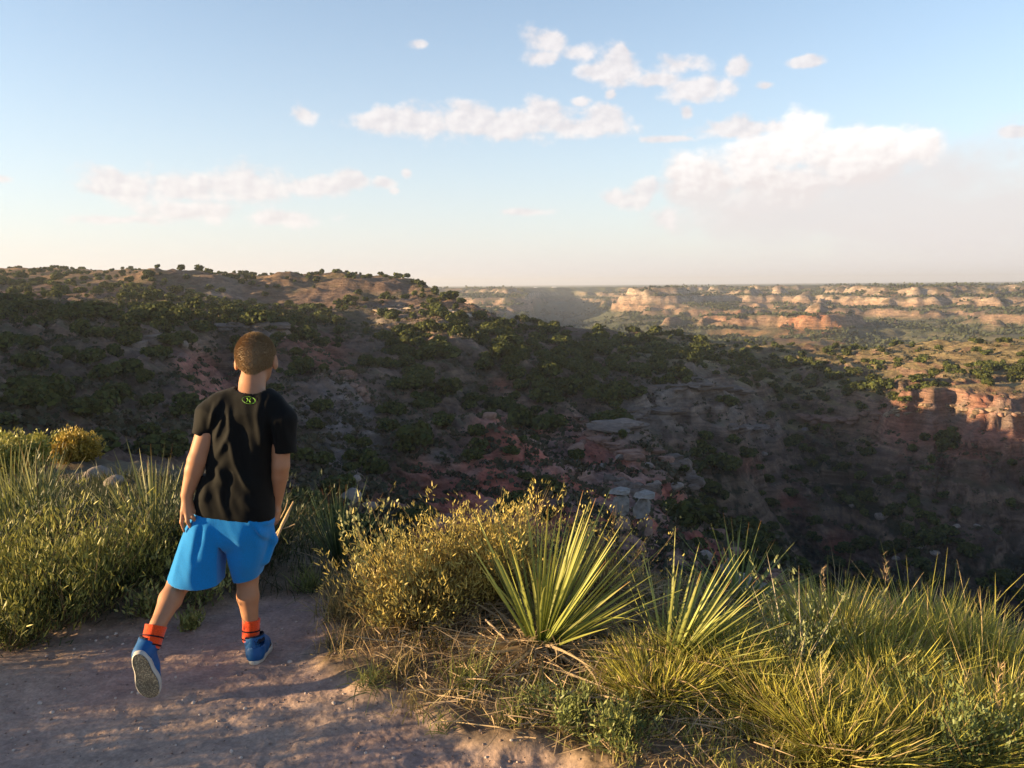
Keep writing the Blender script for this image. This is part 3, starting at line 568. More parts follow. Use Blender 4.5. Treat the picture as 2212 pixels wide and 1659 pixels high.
# placement: candidates on the terrain grid, visible ones first
def region_density(x, y, z, a, r, sl):
    n = fbm(x, y, 22, 3, 300); n2 = fbm(x, y, 70, 2, 301)
    d = np.full(x.shape, .017)
    d *= np.clip(.6 + 1.6 * n + .8 * n2, .08, 2.2)
    d *= 1 - .8 * sst(1.2, 2.2, sl)
    return d
g = np.random.default_rng(5)
cand = []
def scatter(a0, a1, r0, r1, n):
    a = g.uniform(rad(a0), rad(a1), n); r = np.sqrt(g.uniform(r0 * r0, r1 * r1, n)); return r * np.sin(a), r * np.cos(a)
area = lambda a0, a1, r0, r1: rad(a1 - a0) * .5 * (r1 * r1 - r0 * r0)
dens_max = .07
pts = []
for a0, a1, r0, r1 in ((-46, 40, 40, 120), (-46, 40, 120, 260), (-46, 40, 260, 430), (-42, -6, 430, 760)):
    n = int(area(a0, a1, r0, r1) * dens_max); x, y = scatter(a0, a1, r0, r1, n)
    a = np.arctan2(x, y); r = np.hypot(x, y); z = zatv(x, y); e = .8
    sl = np.hypot(zatv(x + e, y) - z, zatv(x, y + e) - z) / e
    d = region_density(x, y, z, a, r, sl)
    # dense dark scrub across the middle bench and in the drainages, bare ribs elsewhere
    q = to_q(np.stack([x, y, z], 1)); qx, qy = q[:, 0], q[:, 1]
    midb = 2.2 * np.exp(-(((qx - 1270) / 330) ** 2 + ((qy - 800) / 75) ** 2) ** 1.5) + np.exp(-(((qx - 850) / 200) ** 2 + ((qy - 700 - .35 * (qx - 700)) / 40) ** 2) ** 1.5)
    d = d * (1 + 2.4 * midb)
    litb = sst(1560, 1640, qx) * sst(775, 785, qy) * (1 - sst(835, 870, qy)); d = d * (1 + .9 * litb * np.exp(-((qx - 1850) / 260) ** 2))
    leftb = (1 - sst(640, 700, qx)) * sst(655, 672, qy) * (1 - sst(722, 735, qy)); d = d * (1 + 1.8 * leftb)
    ravine = np.exp(-((z + 58) / 7) ** 2) * sst(4, 9, a * 57.3); edge_ = 1057 + (qx - 1491) * .91; rl = np.zeros(n); kk_ = (r > 45) & (r < 300); u1_ = qy - .72 * qx; v1_ = qx + .72 * qy; rl = np.where(qx < 1880, ridged(u1_, v1_ * .16, 44, 3, 700), ridged(qx + .38 * qy, qy * .22, 60, 3, 705))
    wl = sst(870, 930, np.where(qx < 1000, qy + 60, qy)); d = np.where(kk_, d * (1.12 * (1 - wl) + wl * np.clip(1.35 - .9 * rl, .35, 2.4)), d)
    inr = in_poly(qx, qy, np.array([(1493, 1010), (1510, 1105), (1585, 1185), (1725, 1258), (1850, 1330), (2240, 1380), (2240, 1190), (2000, 1215), (1900, 1250), (1800, 1200), (1680, 1110), (1590, 1000), (1520, 960)], float)); d = d * (1 + 4 * inr); rav2 = (qx > 1490) * np.exp(-((edge_ - 45 - qy) / 60) ** 2) * 2.2 + np.exp(-((qy - 905 - (qx - 1715) * .95) / 60) ** 2) * (qx > 1690) * 1.2; tal = (qx > 1480) * (qy > 950); d = d * (1 + 2.4 * tal) * (1 + 1.0 * ravine + 1.6 * rav2); d = d * (1 + 1.2 * (qx < 440) * sst(760, 780, qy) * (1 - sst(930, 960, qy)))
    bare = np.exp(-(((qx - 470) / 60) ** 2 + ((qy - 830) / 80) ** 2)) + np.exp(-(((qx - 1100) / 230) ** 2 + ((qy - 1040) / 80) ** 2)) + np.exp(-(((qx - 760) / 70) ** 2 + ((qy - 900) / 50) ** 2)) + np.exp(-(((qx - 740) / 90) ** 2 + ((qy - 622) / 24) ** 2)) + np.exp(-(((qx - 470) / 60) ** 2 + ((qy - 622) / 16) ** 2))
    d = d * np.clip(1 - .8 * bare, .1, 1)
    # big dark clumps on the shaded left slope
    d = np.where((qx < 420) & (qy > 760) & (qy < 940), d * 1.0, d)
    d = np.where(r > 430, d * .8, d)
    k = g.random(n) < d / dens_max
    pts.append(np.stack([x, y, z, sl], 1)[k])
pts = np.concatenate(pts)
hgt = g.lognormal(math.log(2.6), .34, len(pts)).clip(1.1, 4.6)
rr_ = np.hypot(pts[:, 0], pts[:, 1]); aa_ = np.arctan2(pts[:, 0], pts[:, 1])
hgt = hgt * (.72 + .42 * sst(60, 200, rr_)) * (1 - .25 * (aa_ > rad(9)) * (pts[:, 2] < -37))
hgt = hgt * (1 - .22 * sst(380, 480, rr_)) * (1 - .12 * (aa_ < rad(-8))) * (1 - .18 * sst(120, 200, rr_) - .14 * sst(rad(13), rad(16), aa_) * sst(215, 235, rr_))
# hand placed: the ones one can pick out in the photograph (qx, qy of the foot, height in metres)
HP = [(640, 705, 3.6), (470, 690, 3.0), (430, 690, 2.8), (355, 700, 3.6), (205, 690, 4.2), (150, 690, 3.6), (40, 665, 3.6), (300, 680, 2.6), (545, 695, 2.6), (400, 690, 2.4), (585, 690, 2.4),
      (200, 790, 3.2), (60, 800, 3.0), (130, 860, 2.4), (310, 830, 2.2), (220, 820, 2.4), (350, 775, 2.4), (60, 885, 2.6), (330, 880, 1.9), (250, 770, 2.6),
      (640, 782, 1.5), (625, 815, 1.6), (730, 745, 2.4), (845, 900, 3.2), (830, 935, 2.2), (900, 935, 1.4), (950, 925, 2.6), (1010, 890, 2.4), (1160, 925, 2.6), (1130, 960, 1.2), (1190, 905, 1.7),
      (1030, 980, 2.2), (1020, 1000, 1.8), (800, 1010, 2.4), (870, 980, 2.2), (760, 1000, 1.6), (1345, 948, 1.6), (1245, 1000, 2.0), (1100, 990, 1.4), (1140, 1040, 1.4), (690, 1010, 1.8), (640, 1000, 2.2), (680, 930, 2.0),
      (1190, 1070, 2.0), (1930, 870, 3.4), (1980, 830, 3.0), (2130, 835, 3.0), (1900, 800, 3.0), (1700, 850, 3.6), (1845, 845, 3.2), (2150, 800, 2.8)]
hp = []
for qx_, qy_, h_ in HP:
    p, r = hit(qx_, qy_)
    if 35 < r < 650: hp.append((p[0], p[1], p[2], 0, h_))
hp = np.array(hp)
hand = np.concatenate([np.ones(len(hp), bool), np.zeros(len(pts), bool)])
pts = np.concatenate([hp[:, :4], pts]); hgt = np.concatenate([hp[:, 4] * .85, hgt])
rr_ = np.hypot(pts[:, 0], pts[:, 1]); aa_ = np.arctan2(pts[:, 0], pts[:, 1])
# visible?
i_ = np.clip(np.searchsorted(az, aa_), 0, NA - 1); j_ = np.clip(np.searchsorted(lr, np.log(rr_)) - 1, 0, NR - 1)
topT = (pts[:, 2] + hgt * .7 - CAM_H) / rr_
qp = to_q(pts[:, :3])
vis = (topT > CM[i_, j_]) & (qp[:, 0] > -40) & (qp[:, 0] < 2260)
# the boy and front plants hide some
occ = ((qp[:, 0] > 420) & (qp[:, 0] < 630) & (qp[:, 1] > 870)) | (qp[:, 1] > 1340)
ang = np.where(vis & ~occ, hgt / rr_, 0) + hand * 1e-3
order = np.argsort(-ang); top = order[:290]; rest = order[290:]
print('bushes', len(pts), 'visible', int(vis.sum()), 'ang300', ang[order[290]] * 804)
def jlabel(p, q):
    x, y = q[0], q[1]
    if x > 1540 and y < 900 and y > 755: return 'rounded juniper on the straw-coloured bench at the right, above the red cliff', 'junipers on the right bench'
    if x > 1400 and y >= 900: return 'dark juniper on the shaded talus below the right-hand cliffs', 'junipers on the talus'
    if x < 700 and y < 738: return 'olive juniper catching low sun on the flat bench at the left', 'junipers on the left bench'
    if x < 480: return 'dark juniper on the shaded slope left of the red spur', 'junipers left of the red spur'
    if x < 860: return 'dark juniper on the shaded slope behind and right of the boy', 'junipers behind the boy'
    if y > 930: return 'dark juniper on the reddish lower spur in the shadow', 'junipers on the red lower spur'
    return 'dark juniper in the dense shaded scrub across the middle slope', 'junipers on the middle slope'
for n_, idx in enumerate(top):
    k = int(idx) % NV; x, y, z = pts[idx, :3]; h = hgt[idx]; lab, gr = jlabel(pts[idx], qp[idx])
    sc = (h * g.uniform(.95, 1.35), h * g.uniform(.95, 1.35), h); rz = g.uniform(0, 6.28)
    if n_ < 60:
        rt = empty('juniper', (x, y, z - .08 * h), rz); rt.scale = sc
        a_ = bpy.data.objects.new('crown', JM[k]); COL.objects.link(a_); a_.parent = rt
        b_ = bpy.data.objects.new('trunk', TM[k]); COL.objects.link(b_); b_.parent = rt
    else:
        rt = bpy.data.objects.new('juniper', JM[k]); COL.objects.link(rt); rt.location = (x, y, z - .08 * h); rt.rotation_euler = (0, 0, rz); rt.scale = sc
    tag(rt, lab, 'juniper', gr)
# everything smaller: one mass of scrub
LOW = [juniper(300 + k, 130, .12).get() for k in range(6)]; MID = [juniper(320 + k, 300, .09).get() for k in range(4)]
acc = Acc()
for idx in rest:
    r = rr_[idx]
    if not vis[idx] and r > 150 and g.random() < .5: continue
    L_ = MID if (vis[idx] and hgt[idx] / r * 804 > 8) else LOW
    v, f, c = L_[int(idx) % len(L_)]; h = hgt[idx]; ca, sa = math.cos(idx * 1.7), math.sin(idx * 1.7); sx = h * (.95 + .4 * ((idx * .377) % 1))
    v = v * (sx, sx * .95, h); v = np.stack([v[:, 0] * ca - v[:, 1] * sa, v[:, 0] * sa + v[:, 1] * ca, v[:, 2]], 1) + (pts[idx, 0], pts[idx, 1], pts[idx, 2] - .08 * h)
    cc = c * (.8 + .5 * ((idx * .618) % 1))
    for ff in f: pass
    base = acc.n; acc.V.append(v); acc.C.append(cc); acc.n += len(v)
    for ff in f: acc.F[ff.shape[1]].append(ff + base)
# low desert brush between the junipers
n = 15000; a = g.uniform(rad(-40), rad(36), n); r = np.exp(g.uniform(math.log(45), math.log(330), n)); x = r * np.sin(a); y = r * np.cos(a); z = zatv(x, y)
h = g.uniform(.25, .7, n) * (1 + r / 400); keep = fbm(x, y, 15, 2, 340) > -.25; x, y, z, h = x[keep], y[keep], z[keep], h[keep]; n = len(x)
m = 9; P = np.stack([x, y, z], 1)[:, None, :] + g.normal(size=(n, m, 3)) * (h[:, None, None] * np.array([.55, .55, .18])) + np.array([0, 0, .3]) * h[:, None, None]
dirs = rnd_unit(n * m, g); dirs[:, 2] = abs(dirs[:, 2]); v, f = cards(P.reshape(-1, 3), dirs, np.repeat(h * .3, m), g)
cc = np.array([(.06, .065, .04), (.085, .08, .05), (.10, .085, .055)])[g.integers(0, 3, n)] * g.uniform(.7, 1.2, (n, 1)); acc.add(v, f, np.repeat(cc, 4 * m, 0))
# far canyon scrub as clumps
n = 26000; a = g.uniform(rad(-9), rad(34), n); r = np.exp(g.uniform(math.log(640), math.log(2300), n)); x = r * np.sin(a); y = r * np.cos(a); z = zatv(x, y)
sl = np.hypot(zatv(x + 3, y) - z, zatv(x, y + 3) - z) / 3; keep = (fbm(x, y, 60, 3, 341) > -.15 + .8 * sl); x, y, z, r = x[keep], y[keep], z[keep], r[keep]; n = len(x)
h = g.uniform(1.2, 3.0, n) * (.8 + r / 2000); m = 6; P = np.stack([x, y, z], 1)[:, None, :] + g.normal(size=(n, m, 3)) * (h[:, None, None] * np.array([.5, .5, .25])) + np.array([0, 0, .35]) * h[:, None, None]
dirs = rnd_unit(n * m, g); v, f = cards(P.reshape(-1, 3), dirs, np.repeat(h * .42, m), g)
acc.add(v, f, np.repeat(np.array([(.055, .066, .038)]) * g.uniform(.8, 1.4, (n, 1)), 4 * m, 0))
o = acc.obj('scrub', M_jun); tag(o, kind='stuff')
# ------------------------------------------------------------------ boulders
M_rock = simple('pale_sandstone', (0, 0, 0), rough=.95, useattr=True, nscale=2.2, namt=.3, bump=.8, bscale=5, spec=.1)
def rock_geo(seed, sub=3, blocky=.5):
    g2 = np.random.default_rng(seed); v, f = (ICO3 if sub == 3 else ICO2); v = v.copy()
    for _ in range(9):
        nrm = rnd_unit(1, g2)[0]; dd = g2.uniform(.55, .85); s = v @ nrm; v -= np.clip(s - dd, 0, None)[:, None] * nrm * (.5 + blocky * .5)
    v *= 1 + .05 * fbm(v[:, 0] * 3 + seed, v[:, 1] * 3 + v[:, 2] * 2, 1, 3, seed)[:, None]; return v, f
RK = [mk_mesh('boulder', *rock_geo(400 + k), M_rock, (.27, .225, .195)) for k in range(4)] + [mk_mesh('boulder', *rock_geo(410 + k), M_rock, (.28, .175, .135)) for k in range(3)]
BO = [(1085, 868, 1.1, 1), (1100, 874, .9, 1), (1118, 882, .8, 1), (1072, 880, .8, 1), (1058, 902, 1.2, 1), (1245, 975, 1.5, 1), (1262, 960, .9, 1), (780, 850, 1.3, 1), (765, 835, .8, 1), (790, 868, 1.0, 1), (740, 820, .5, 1), (720, 812, .5, 1),
      (755, 1080, 1.1, 0), (745, 1052, .7, 0), (770, 1040, .6, 0), (795, 1098, .8, 0), (728, 1060, .5, 0), (1340, 1000, .8, 0), (1400, 1010, .7, 0), (1375, 985, .6, 0), (1300, 1010, .6, 0), (1420, 1050, .6, 0), (1050, 1000, .35, 0),
      (1905, 1120, 1.6, 0), (1990, 1185, 1.3, 0), (2020, 1200, 1.1, 0), (2040, 1150, 1.0, 0), (1960, 1160, 1.0, 0), (2065, 1140, .9, 0), (1890, 1050, 1.2, 0), (1935, 1215, 1.0, 0), (2080, 1190, .8, 0), (1840, 1095, .9, 0), (2110, 1140, .7, 0),
      (1460, 1062, .9, 0), (1478, 1095, .8, 0), (1520, 1210, 1.0, 0), (1560, 1238, .9, 0), (1600, 1265, 1.0, 0), (1650, 1290, 1.1, 0), (1690, 1310, 1.0, 0), (1580, 1220, .8, 0), (250, 800, .7, 0), (395, 748, 1.2, 0), (415, 752, 1.3, 1), (382, 745, 1.0, 0),
      (2190, 905, 1.6, 1), (2160, 912, 1.4, 1), (2120, 895, 1.3, 1), (2080, 885, 1.2, 1), (2140, 880, 1.0, 1), (2060, 900, 1.2, 1), (2175, 885, 1.2, 1), (1740, 930, 1.2, 0), (1650, 985, 1.0, 0), (215, 1045, .28, 0), (245, 1062, .2, 0)]
bn = 0
for qx_, qy_, s_, kk in BO:
    p, r = hit(qx_, qy_)
    if r > 500: continue
    o = bpy.data.objects.new('boulder', RK[(bn % 4) if kk == 0 else 4 + bn % 3]); COL.objects.link(o); bn += 1
    s_ = s_ * (.55 if qx_ > 2000 and qy_ < 1000 else .85); o.location = p + np.array([0, 0, s_ * .15]); o.scale = (s_ * g.uniform(.8, 1.3), s_ * g.uniform(.8, 1.2), s_ * g.uniform(.55, .9)); o.rotation_euler = (g.uniform(-.3, .3), g.uniform(-.3, .3), g.uniform(0, 6))
    if qx_ > 1820 and qy_ > 1000: lab, gr = 'pale fallen boulder on the dark talus at the far right', 'boulders on the talus'
    elif qx_ > 2000: lab, gr = 'sunlit broken block on the rim of the right-hand cliff', 'blocks on the right cliff rim'
    elif qx_ > 1440: lab, gr = 'grey block on the shaded edge above the ravine', 'blocks along the ravine edge'
    elif qx_ > 1000: lab, gr = 'weathered boulder on the red spur in the middle distance', 'boulders on the red spur'
    elif qx_ > 700: lab, gr = 'grey boulder among dark bushes on the slope right of the boy', 'boulders right of the boy'
    elif r < 30: lab, gr = 'small pale rock beside the narrow trail at the left', 'rocks by the left trail'
    else: lab, gr = 'pale cap rock on the spur left of the boy', 'cap rocks left of the boy'
    tag(o, lab, 'boulder', gr)
# ledges of pale cap rock: rows of flat slabs along the cliff edges
def slab_geo(seed):
    g2 = np.random.default_rng(seed); v = ICO3[0].copy(); v = np.sign(v) * np.abs(v) ** .5
    for _ in range(12):
        nrm = rnd_unit(1, g2)[0] * (1, 1, .5); nrm /= np.linalg.norm(nrm); dd = g2.uniform(.62, .95); s = v @ nrm; v -= np.clip(s - dd, 0, None)[:, None] * nrm
    v *= (1 + .10 * fbm(v[:, 0] * 1.5 + seed, v[:, 1] * 1.5 + v[:, 2] * 4, 1, 4, seed))[:, None]; return v, ICO3[1]
SLAB = [slab_geo(600 + k) for k in range(9)]
def ledge(line, n, w, hh, colr, label, seed, drop=0.0):
    g2 = np.random.default_rng(seed); rt = None; L_ = np.array(line, float); cum_ = np.concatenate([[0], np.cumsum(np.hypot(*np.diff(L_, axis=0).T))])
    for k in range(n):
        s_ = g2.uniform(0, cum_[-1]); qx_ = np.interp(s_, cum_, L_[:, 0]); qy_ = np.interp(s_, cum_, L_[:, 1]) + g2.normal(0, 3)
        p, r = hit(qx_, qy_); sd_ = int(g2.integers(0, 9)); v, f = SLAB[sd_]; sc_ = np.array([w * g2.uniform(.5, 1.5), w * g2.uniform(.5, 1.0), hh * g2.uniform(.6, 1.3)])
        a_ = g2.uniform(-.5, .5)
        if rt is None: rt = empty('rock_ledge', p); p0_ = p; tag(rt, label, 'rock ledge')
        o = mk('slab', v, f, M_rock, rt, np.array(colr) * g2.uniform(.75, 1.2), smooth=False); o.location = p - p0_ - (0, 0, drop * g2.random()); o.scale = sc_ * .5; o.rotation_euler = (g2.normal(0, .06), g2.normal(0, .06), a_)
PAL = (.22, .175, .15); PNK = (.25, .15, .115); GRY = (.17, .135, .115)
ledge([(1296, 924), (1340, 918), (1374, 922)], 16, 5, .9, PAL, 'long pale flat ledge at the left end of the middle cliff rim', 1)
ledge([(1360, 896), (1420, 890), (1470, 894)], 16, 5, 1.0, GRY, 'grey stepped ledge above the long pale ledge', 2)
ledge([(1432, 846), (1500, 838), (1560, 842), (1605, 850)], 20, 6, 1.1, GRY, 'upper grey ledge below the dark scrub of the middle bench', 3)
ledge([(1560, 925), (1610, 929), (1640, 926)], 10, 6, 1.0, PAL, 'thin pale slab jutting out over the talus, middle right', 4)
ledge([(1236, 905), (1291, 950), (1356, 985), (1416, 984), (1460, 1000)], 26, 2.6, .8, PNK, 'crest of weathered slabs along the top of the red spur', 5)
ledge([(1440, 1003), (1466, 1006), (1484, 1030), (1490, 1056)], 22, 2.8, 1.3, GRY, 'overhanging grey slabs at the nose of the red spur', 6)
ledge([(1492, 1080), (1500, 1115), (1540, 1155), (1576, 1196), (1630, 1228), (1681, 1256)], 44, 1.7, 1.1, PNK, 'broken blocks down the lower edge of the red spur', 7, 1.0)
ledge([(1715, 905), (1760, 912), (1830, 908), (1900, 900)], 22, 4.5, 1.2, PNK, 'reddish ledge along the top of the shaded right-hand cliff', 8)
ledge([(1900, 898), (1980, 892), (2060, 890), (2140, 893), (2210, 897)], 34, 2.4, 1.0, (.27, .20, .14), 'jumble of sunlit slabs on the rim of the right-hand cliff', 9, .5)
ledge([(300, 742), (345, 739), (400, 741), (418, 750)], 18, 4, 1.3, PAL, 'pale cap rock on top of the red slope left of the boy', 10)
ledge([(480, 704), (540, 703), (600, 705), (640, 712)], 16, 5, 1.3, GRY, 'pale rock band under the sunlit left bench, above the boy\'s head', 11)
ledge([(740, 802), (765, 822), (785, 850), (792, 868)], 16, 1.8, 1.1, PNK, 'pinkish outcrop on the slope to the right of the boy\'s head', 12)
ledge([(1068, 868), (1090, 872), (1110, 880), (1130, 890)], 12, 1.7, 1.1, PNK, 'row of pink boulders on the crest in the centre of the picture', 13)
ledge([(815, 676), (850, 674), (900, 672), (950, 676), (1000, 682)], 16, 6, 1.3, (.42, .34, .26), 'sunlit pale slabs on the ridge in front of the far canyon', 14)
ledge([(1310, 1040), (1370, 1062), (1420, 1062)], 16, 1.8, 1.2, GRY, 'grey outcrop just above the rock pillars on the spur', 15)
# stone blocks (pale hoodoo pair) on the spur edge
def block_stack(qx, qy, s, label, seed):
    p, r = hit(qx, qy); rt = empty('rock_pillar', p - np.array([0, 0, s * .6]), .4); g2 = np.random.default_rng(seed); zz_ = 0
    for (w, h, c, nm) in ((1.0, 1.7, (.26, .18, .15), 'rock_layer'), (1.12, 1.5, (.25, .23, .21), 'rock_layer'), (1.35, .45, (.30, .28, .26), 'cap_stone')):
        v, f = SLAB[int(g2.integers(0, 9))]; v = v * (w * .55 * s, w * .5 * s, h * .5 * s) + (g2.normal(0, .06) * s, g2.normal(0, .06) * s, zz_ + h * .5 * s)
        v = v + (.09 * s * fbm(v[:, 0] * 1.7 + v[:, 2] * 2.5, v[:, 1] * 1.7 - v[:, 2], s, 3, seed))[:, None] * np.array([1, 1, .2]); mk(nm, v, f, M_rock, rt, c, smooth=False); zz_ += h * .92 * s
    tag(rt, label, 'rock')
block_stack(1341, 1150, 1.25, 'left of two pale block-topped rock pillars on the spur edge above the big yucca', 1)
block_stack(1394, 1160, 1.35, 'right of two pale block-topped rock pillars on the spur edge above the big yucca', 2)
# tiny white buildings on the far rim
M_white = simple('white_wall', (.85, .83, .8), rough=.7); M_roofd = simple('grey_roof', (.35, .33, .32), rough=.8)
def farm(qx, w, h, lab):
    p = at_r(qx, 600, 2700); zz_ = zat(p[0], p[1]); rt = empty('white_building', (p[0], p[1], zz_), 0.2)
    v = np.array([(x, y, z) for x in (-w / 2, w / 2) for y in (-6, 6) for z in (0, h)], float)
    mk('wall', v, hf, M_white, rt, smooth=False)
    v = np.array([(-w / 2 - .4, -6.4, h), (w / 2 + .4, -6.4, h), (w / 2 + .4, 6.4, h), (-w / 2 - .4, 6.4, h), (-w / 2, 0, h + 3), (w / 2, 0, h + 3)])
    mk('roof', v, [np.array([[0, 1, 5, 4], [2, 3, 4, 5]]), np.array([[0, 4, 3], [1, 2, 5]])], M_white, rt, smooth=False)
    tag(rt, lab, 'building')
farm(1157, 11, 9, 'tiny white square building on the far canyon rim, leftmost of the white ones')
farm(1186, 9, 6, 'low white building on the far canyon rim, middle of the three')
farm(1197, 15, 10, 'larger white gabled building on the far canyon rim, rightmost of the three')
# ------------------------------------------------------------------ the boy
def BP(cx, cy, y):
    """point on the figure: crop pixel (of my notes) at forward distance y"""
    return at_y((300 + cx / 1.05) / 1.8517, (1280 + cy / 1.05) / 1.8517, y)
def BR(px, y): return px / 1.05 / 1.8517 / FQ * y * 1.02      # radius in metres of a radius in crop px
class Field:
    def __init__(s, lo, hi, h):
        s.lo = np.array(lo, float); s.h = h; s.n = np.ceil((np.array(hi) - s.lo) / h).astype(int) + 1
        s.f = np.full(s.n, 9.0, np.float32); s.ax = [s.lo[i] + h * np.arange(s.n[i]) for i in range(3)]
    def sub(s, lo, hi):
        a = np.clip(((np.array(lo) - s.lo) / s.h).astype(int) - 1, 0, s.n - 1); b = np.clip(((np.array(hi) - s.lo) / s.h).astype(int) + 3, 1, s.n)
        return tuple(slice(int(a[i]), int(b[i])) for i in range(3))
    def pts(s, sl): return np.meshgrid(s.ax[0][sl[0]], s.ax[1][sl[1]], s.ax[2][sl[2]], indexing='ij')
    def _put(s, sl, d, k, sub=False):
        a = s.f[sl]
        if sub:
            h = np.clip(.5 - .5 * (a + d) / k, 0, 1); s.f[sl] = a * (1 - h) - d * h + k * h * (1 - h); return
        h = np.clip(.5 + .5 * (a - d) / k, 0, 1); s.f[sl] = a * (1 - h) + d * h - k * h * (1 - h)
    def cone(s, a, b, ra, rb, k=.012, sq=(1, 1, 1), sub=False):
        a = np.array(a, float); b = np.array(b, float); m = max(ra, rb) / min(sq) + k * 2.5 + .01
        sl = s.sub(np.minimum(a, b) - m, np.maximum(a, b) + m); x, y, z = s.pts(sl); e = (b - a); L2 = max(e @ e, 1e-9)
        px, py, pz = x - a[0], y - a[1], z - a[2]; t_ = np.clip((px * e[0] + py * e[1] + pz * e[2]) / L2, 0, 1)
        d = np.sqrt(((px - t_ * e[0]) * sq[0]) ** 2 + ((py - t_ * e[1]) * sq[1]) ** 2 + ((pz - t_ * e[2]) * sq[2]) ** 2) - (ra + (rb - ra) * t_)
        s._put(sl, d, k, sub)
    def ell(s, c, r, k=.012, R=None, sub=False):
        c = np.array(c); r = np.array(r); m = r.max() + k * 2.5 + .01; sl = s.sub(c - m, c + m); x, y, z = s.pts(sl)
        P = np.stack([x - c[0], y - c[1], z - c[2]], -1)
        if R is not None: P = P @ R
        k0 = np.sqrt(((P / r) ** 2).sum(-1)); k1 = np.sqrt(((P / r ** 2) ** 2).sum(-1)) + 1e-9; s._put(sl, k0 * (k0 - 1) / k1, k, sub)
    def mesh(s, smooth=2):
        f = s.f; S = f < 0
        cell = np.zeros(tuple(n - 1 for n in f.shape), np.int8)
        corners = [(i, j, k) for i in (0, 1) for j in (0, 1) for k in (0, 1)]
        for (i, j, k) in corners: cell += S[i:f.shape[0] - 1 + i, j:f.shape[1] - 1 + j, k:f.shape[2] - 1 + k]
        act = (cell > 0) & (cell < 8); idx = np.full(act.shape, -1, np.int64); idx[act] = np.arange(act.sum()); I = np.argwhere(act)
        pos = np.zeros((len(I), 3)); cnt = np.zeros(len(I))
        for a in corners:
            for ax in range(3):
                if a[ax] == 0:
                    b = list(a); b[ax] = 1
                    fa = f[I[:, 0] + a[0], I[:, 1] + a[1], I[:, 2] + a[2]]; fb = f[I[:, 0] + b[0], I[:, 1] + b[1], I[:, 2] + b[2]]
                    m = (fa < 0) != (fb < 0); t_ = np.where(m, fa / (fa - fb + 1e-12), 0)
                    p = np.array(a, float)[None] + t_[:, None] * (np.array(b) - np.array(a))[None]; pos += np.where(m[:, None], p, 0); cnt += m
        V = s.lo + (I + pos / cnt[:, None]) * s.h; Fq = []
        for ax in range(3):
            o = [x for x in range(3) if x != ax]; sa = [slice(None)] * 3; sb = [slice(None)] * 3; sa[ax] = slice(0, -1); sb[ax] = slice(1, None)
            A_ = S[tuple(sa)]; B_ = S[tuple(sb)]; E = np.argwhere(A_ != B_); E = E[(E[:, o[0]] > 0) & (E[:, o[1]] > 0) & (E[:, o[0]] < act.shape[o[0]]) & (E[:, o[1]] < act.shape[o[1]])]
            def g_(d0, d1):
                q = E.copy(); q[:, o[0]] += d0; q[:, o[1]] += d1; return idx[q[:, 0], q[:, 1], q[:, 2]]
            q = np.stack([g_(-1, -1), g_(0, -1), g_(0, 0), g_(-1, 0)], 1); ins = A_[E[:, 0], E[:, 1], E[:, 2]]; flip = ins if ax != 1 else ~ins
            q = np.where(flip[:, None], q, q[:, ::-1]); Fq.append(q)
        Fq = np.concatenate(Fq); Fq = Fq[(Fq >= 0).all(1)]
        for _ in range(smooth):
            acc_ = np.zeros_like(V); c_ = np.zeros(len(V))
            for i in range(4):
                a_, b_ = Fq[:, i], Fq[:, (i + 1) % 4]
                for k_ in range(3):
                    acc_[:, k_] += np.bincount(a_, V[b_, k_], len(V)) + np.bincount(b_, V[a_, k_], len(V))
                c_ += np.bincount(a_, minlength=len(V)) + np.bincount(b_, minlength=len(V))
            V = V * .45 + .55 * acc_ / c_[:, None]
        return V, Fq
def rotm(xa, za):
    z_ = np.array(za, float); z_ /= np.linalg.norm(z_); x_ = np.array(xa, float); x_ -= (x_ @ z_) * z_; x_ /= np.linalg.norm(x_); return np.stack([x_, np.cross(z_, x_), z_], 1)
# joints
HEAD = BP(760, 158, 3.25); NECK0 = BP(745, 262, 3.19); NECK1 = BP(738, 345, 3.14)
SHL = BP(585, 385, 3.12); SHR = BP(862, 405, 3.13); CHEST = BP(720, 470, 3.15); WAIST = BP(690, 680, 3.13); PELV = BP(668, 820, 3.12)
ELL_ = BP(513, 590, 3.06); WRL = BP(470, 735, 3.05); ELR = BP(864, 610, 3.11); WRR = BP(846, 765, 3.17)
HIPL = BP(565, 880, 3.12); HIPR = BP(748, 880, 3.13); KNL = BP(438, 1105, 3.10); KNR = BP(724, 1075, 3.20); ANL = BP(338, 1300, 2.89); ANR = BP(741, 1310, 3.18)
B = Field((-1.62, 2.55, -.02), (-.62, 3.55, 1.50), .0042)
B.ell(CHEST, (.115, .075, .15), .03); B.ell(WAIST, (.10, .07, .14), .04); B.ell(PELV, (.125, .085, .10), .04)
B.cone(SHL, SHR, .05, .05, .04); B.cone(NECK0, NECK1, .048, .060, .02); B.cone(CHEST + (0, 0, .06), NECK1, .07, .055, .03)
for (a, b, c, r) in ((SHL, ELL_, WRL, (.047, .036, .034, .0235)), (SHR, ELR, WRR, (.045, .034, .033, .0225))):
    B.cone(a, b, r[0], r[1], .015); m_ = b + (c - b) * .28; B.cone(b, m_, r[1], r[2] * 1.02, .01); B.cone(m_, c, r[2] * 1.02, r[3], .008, )
for (h, kx_, an, sgn) in ((HIPL, KNL, ANL, 1), (HIPR, KNR, ANR, 1)):
    B.cone(h, kx_, .076, .046, .03); cm = kx_ + (an - kx_) * .34 + np.array([0, -.010, 0]); B.cone(kx_, cm, .043, .0425, .012); B.cone(cm, an + (kx_ - an) * .12, .0425, .029, .015); B.cone(an + (kx_ - an) * .12, an, .029, .027, .01)
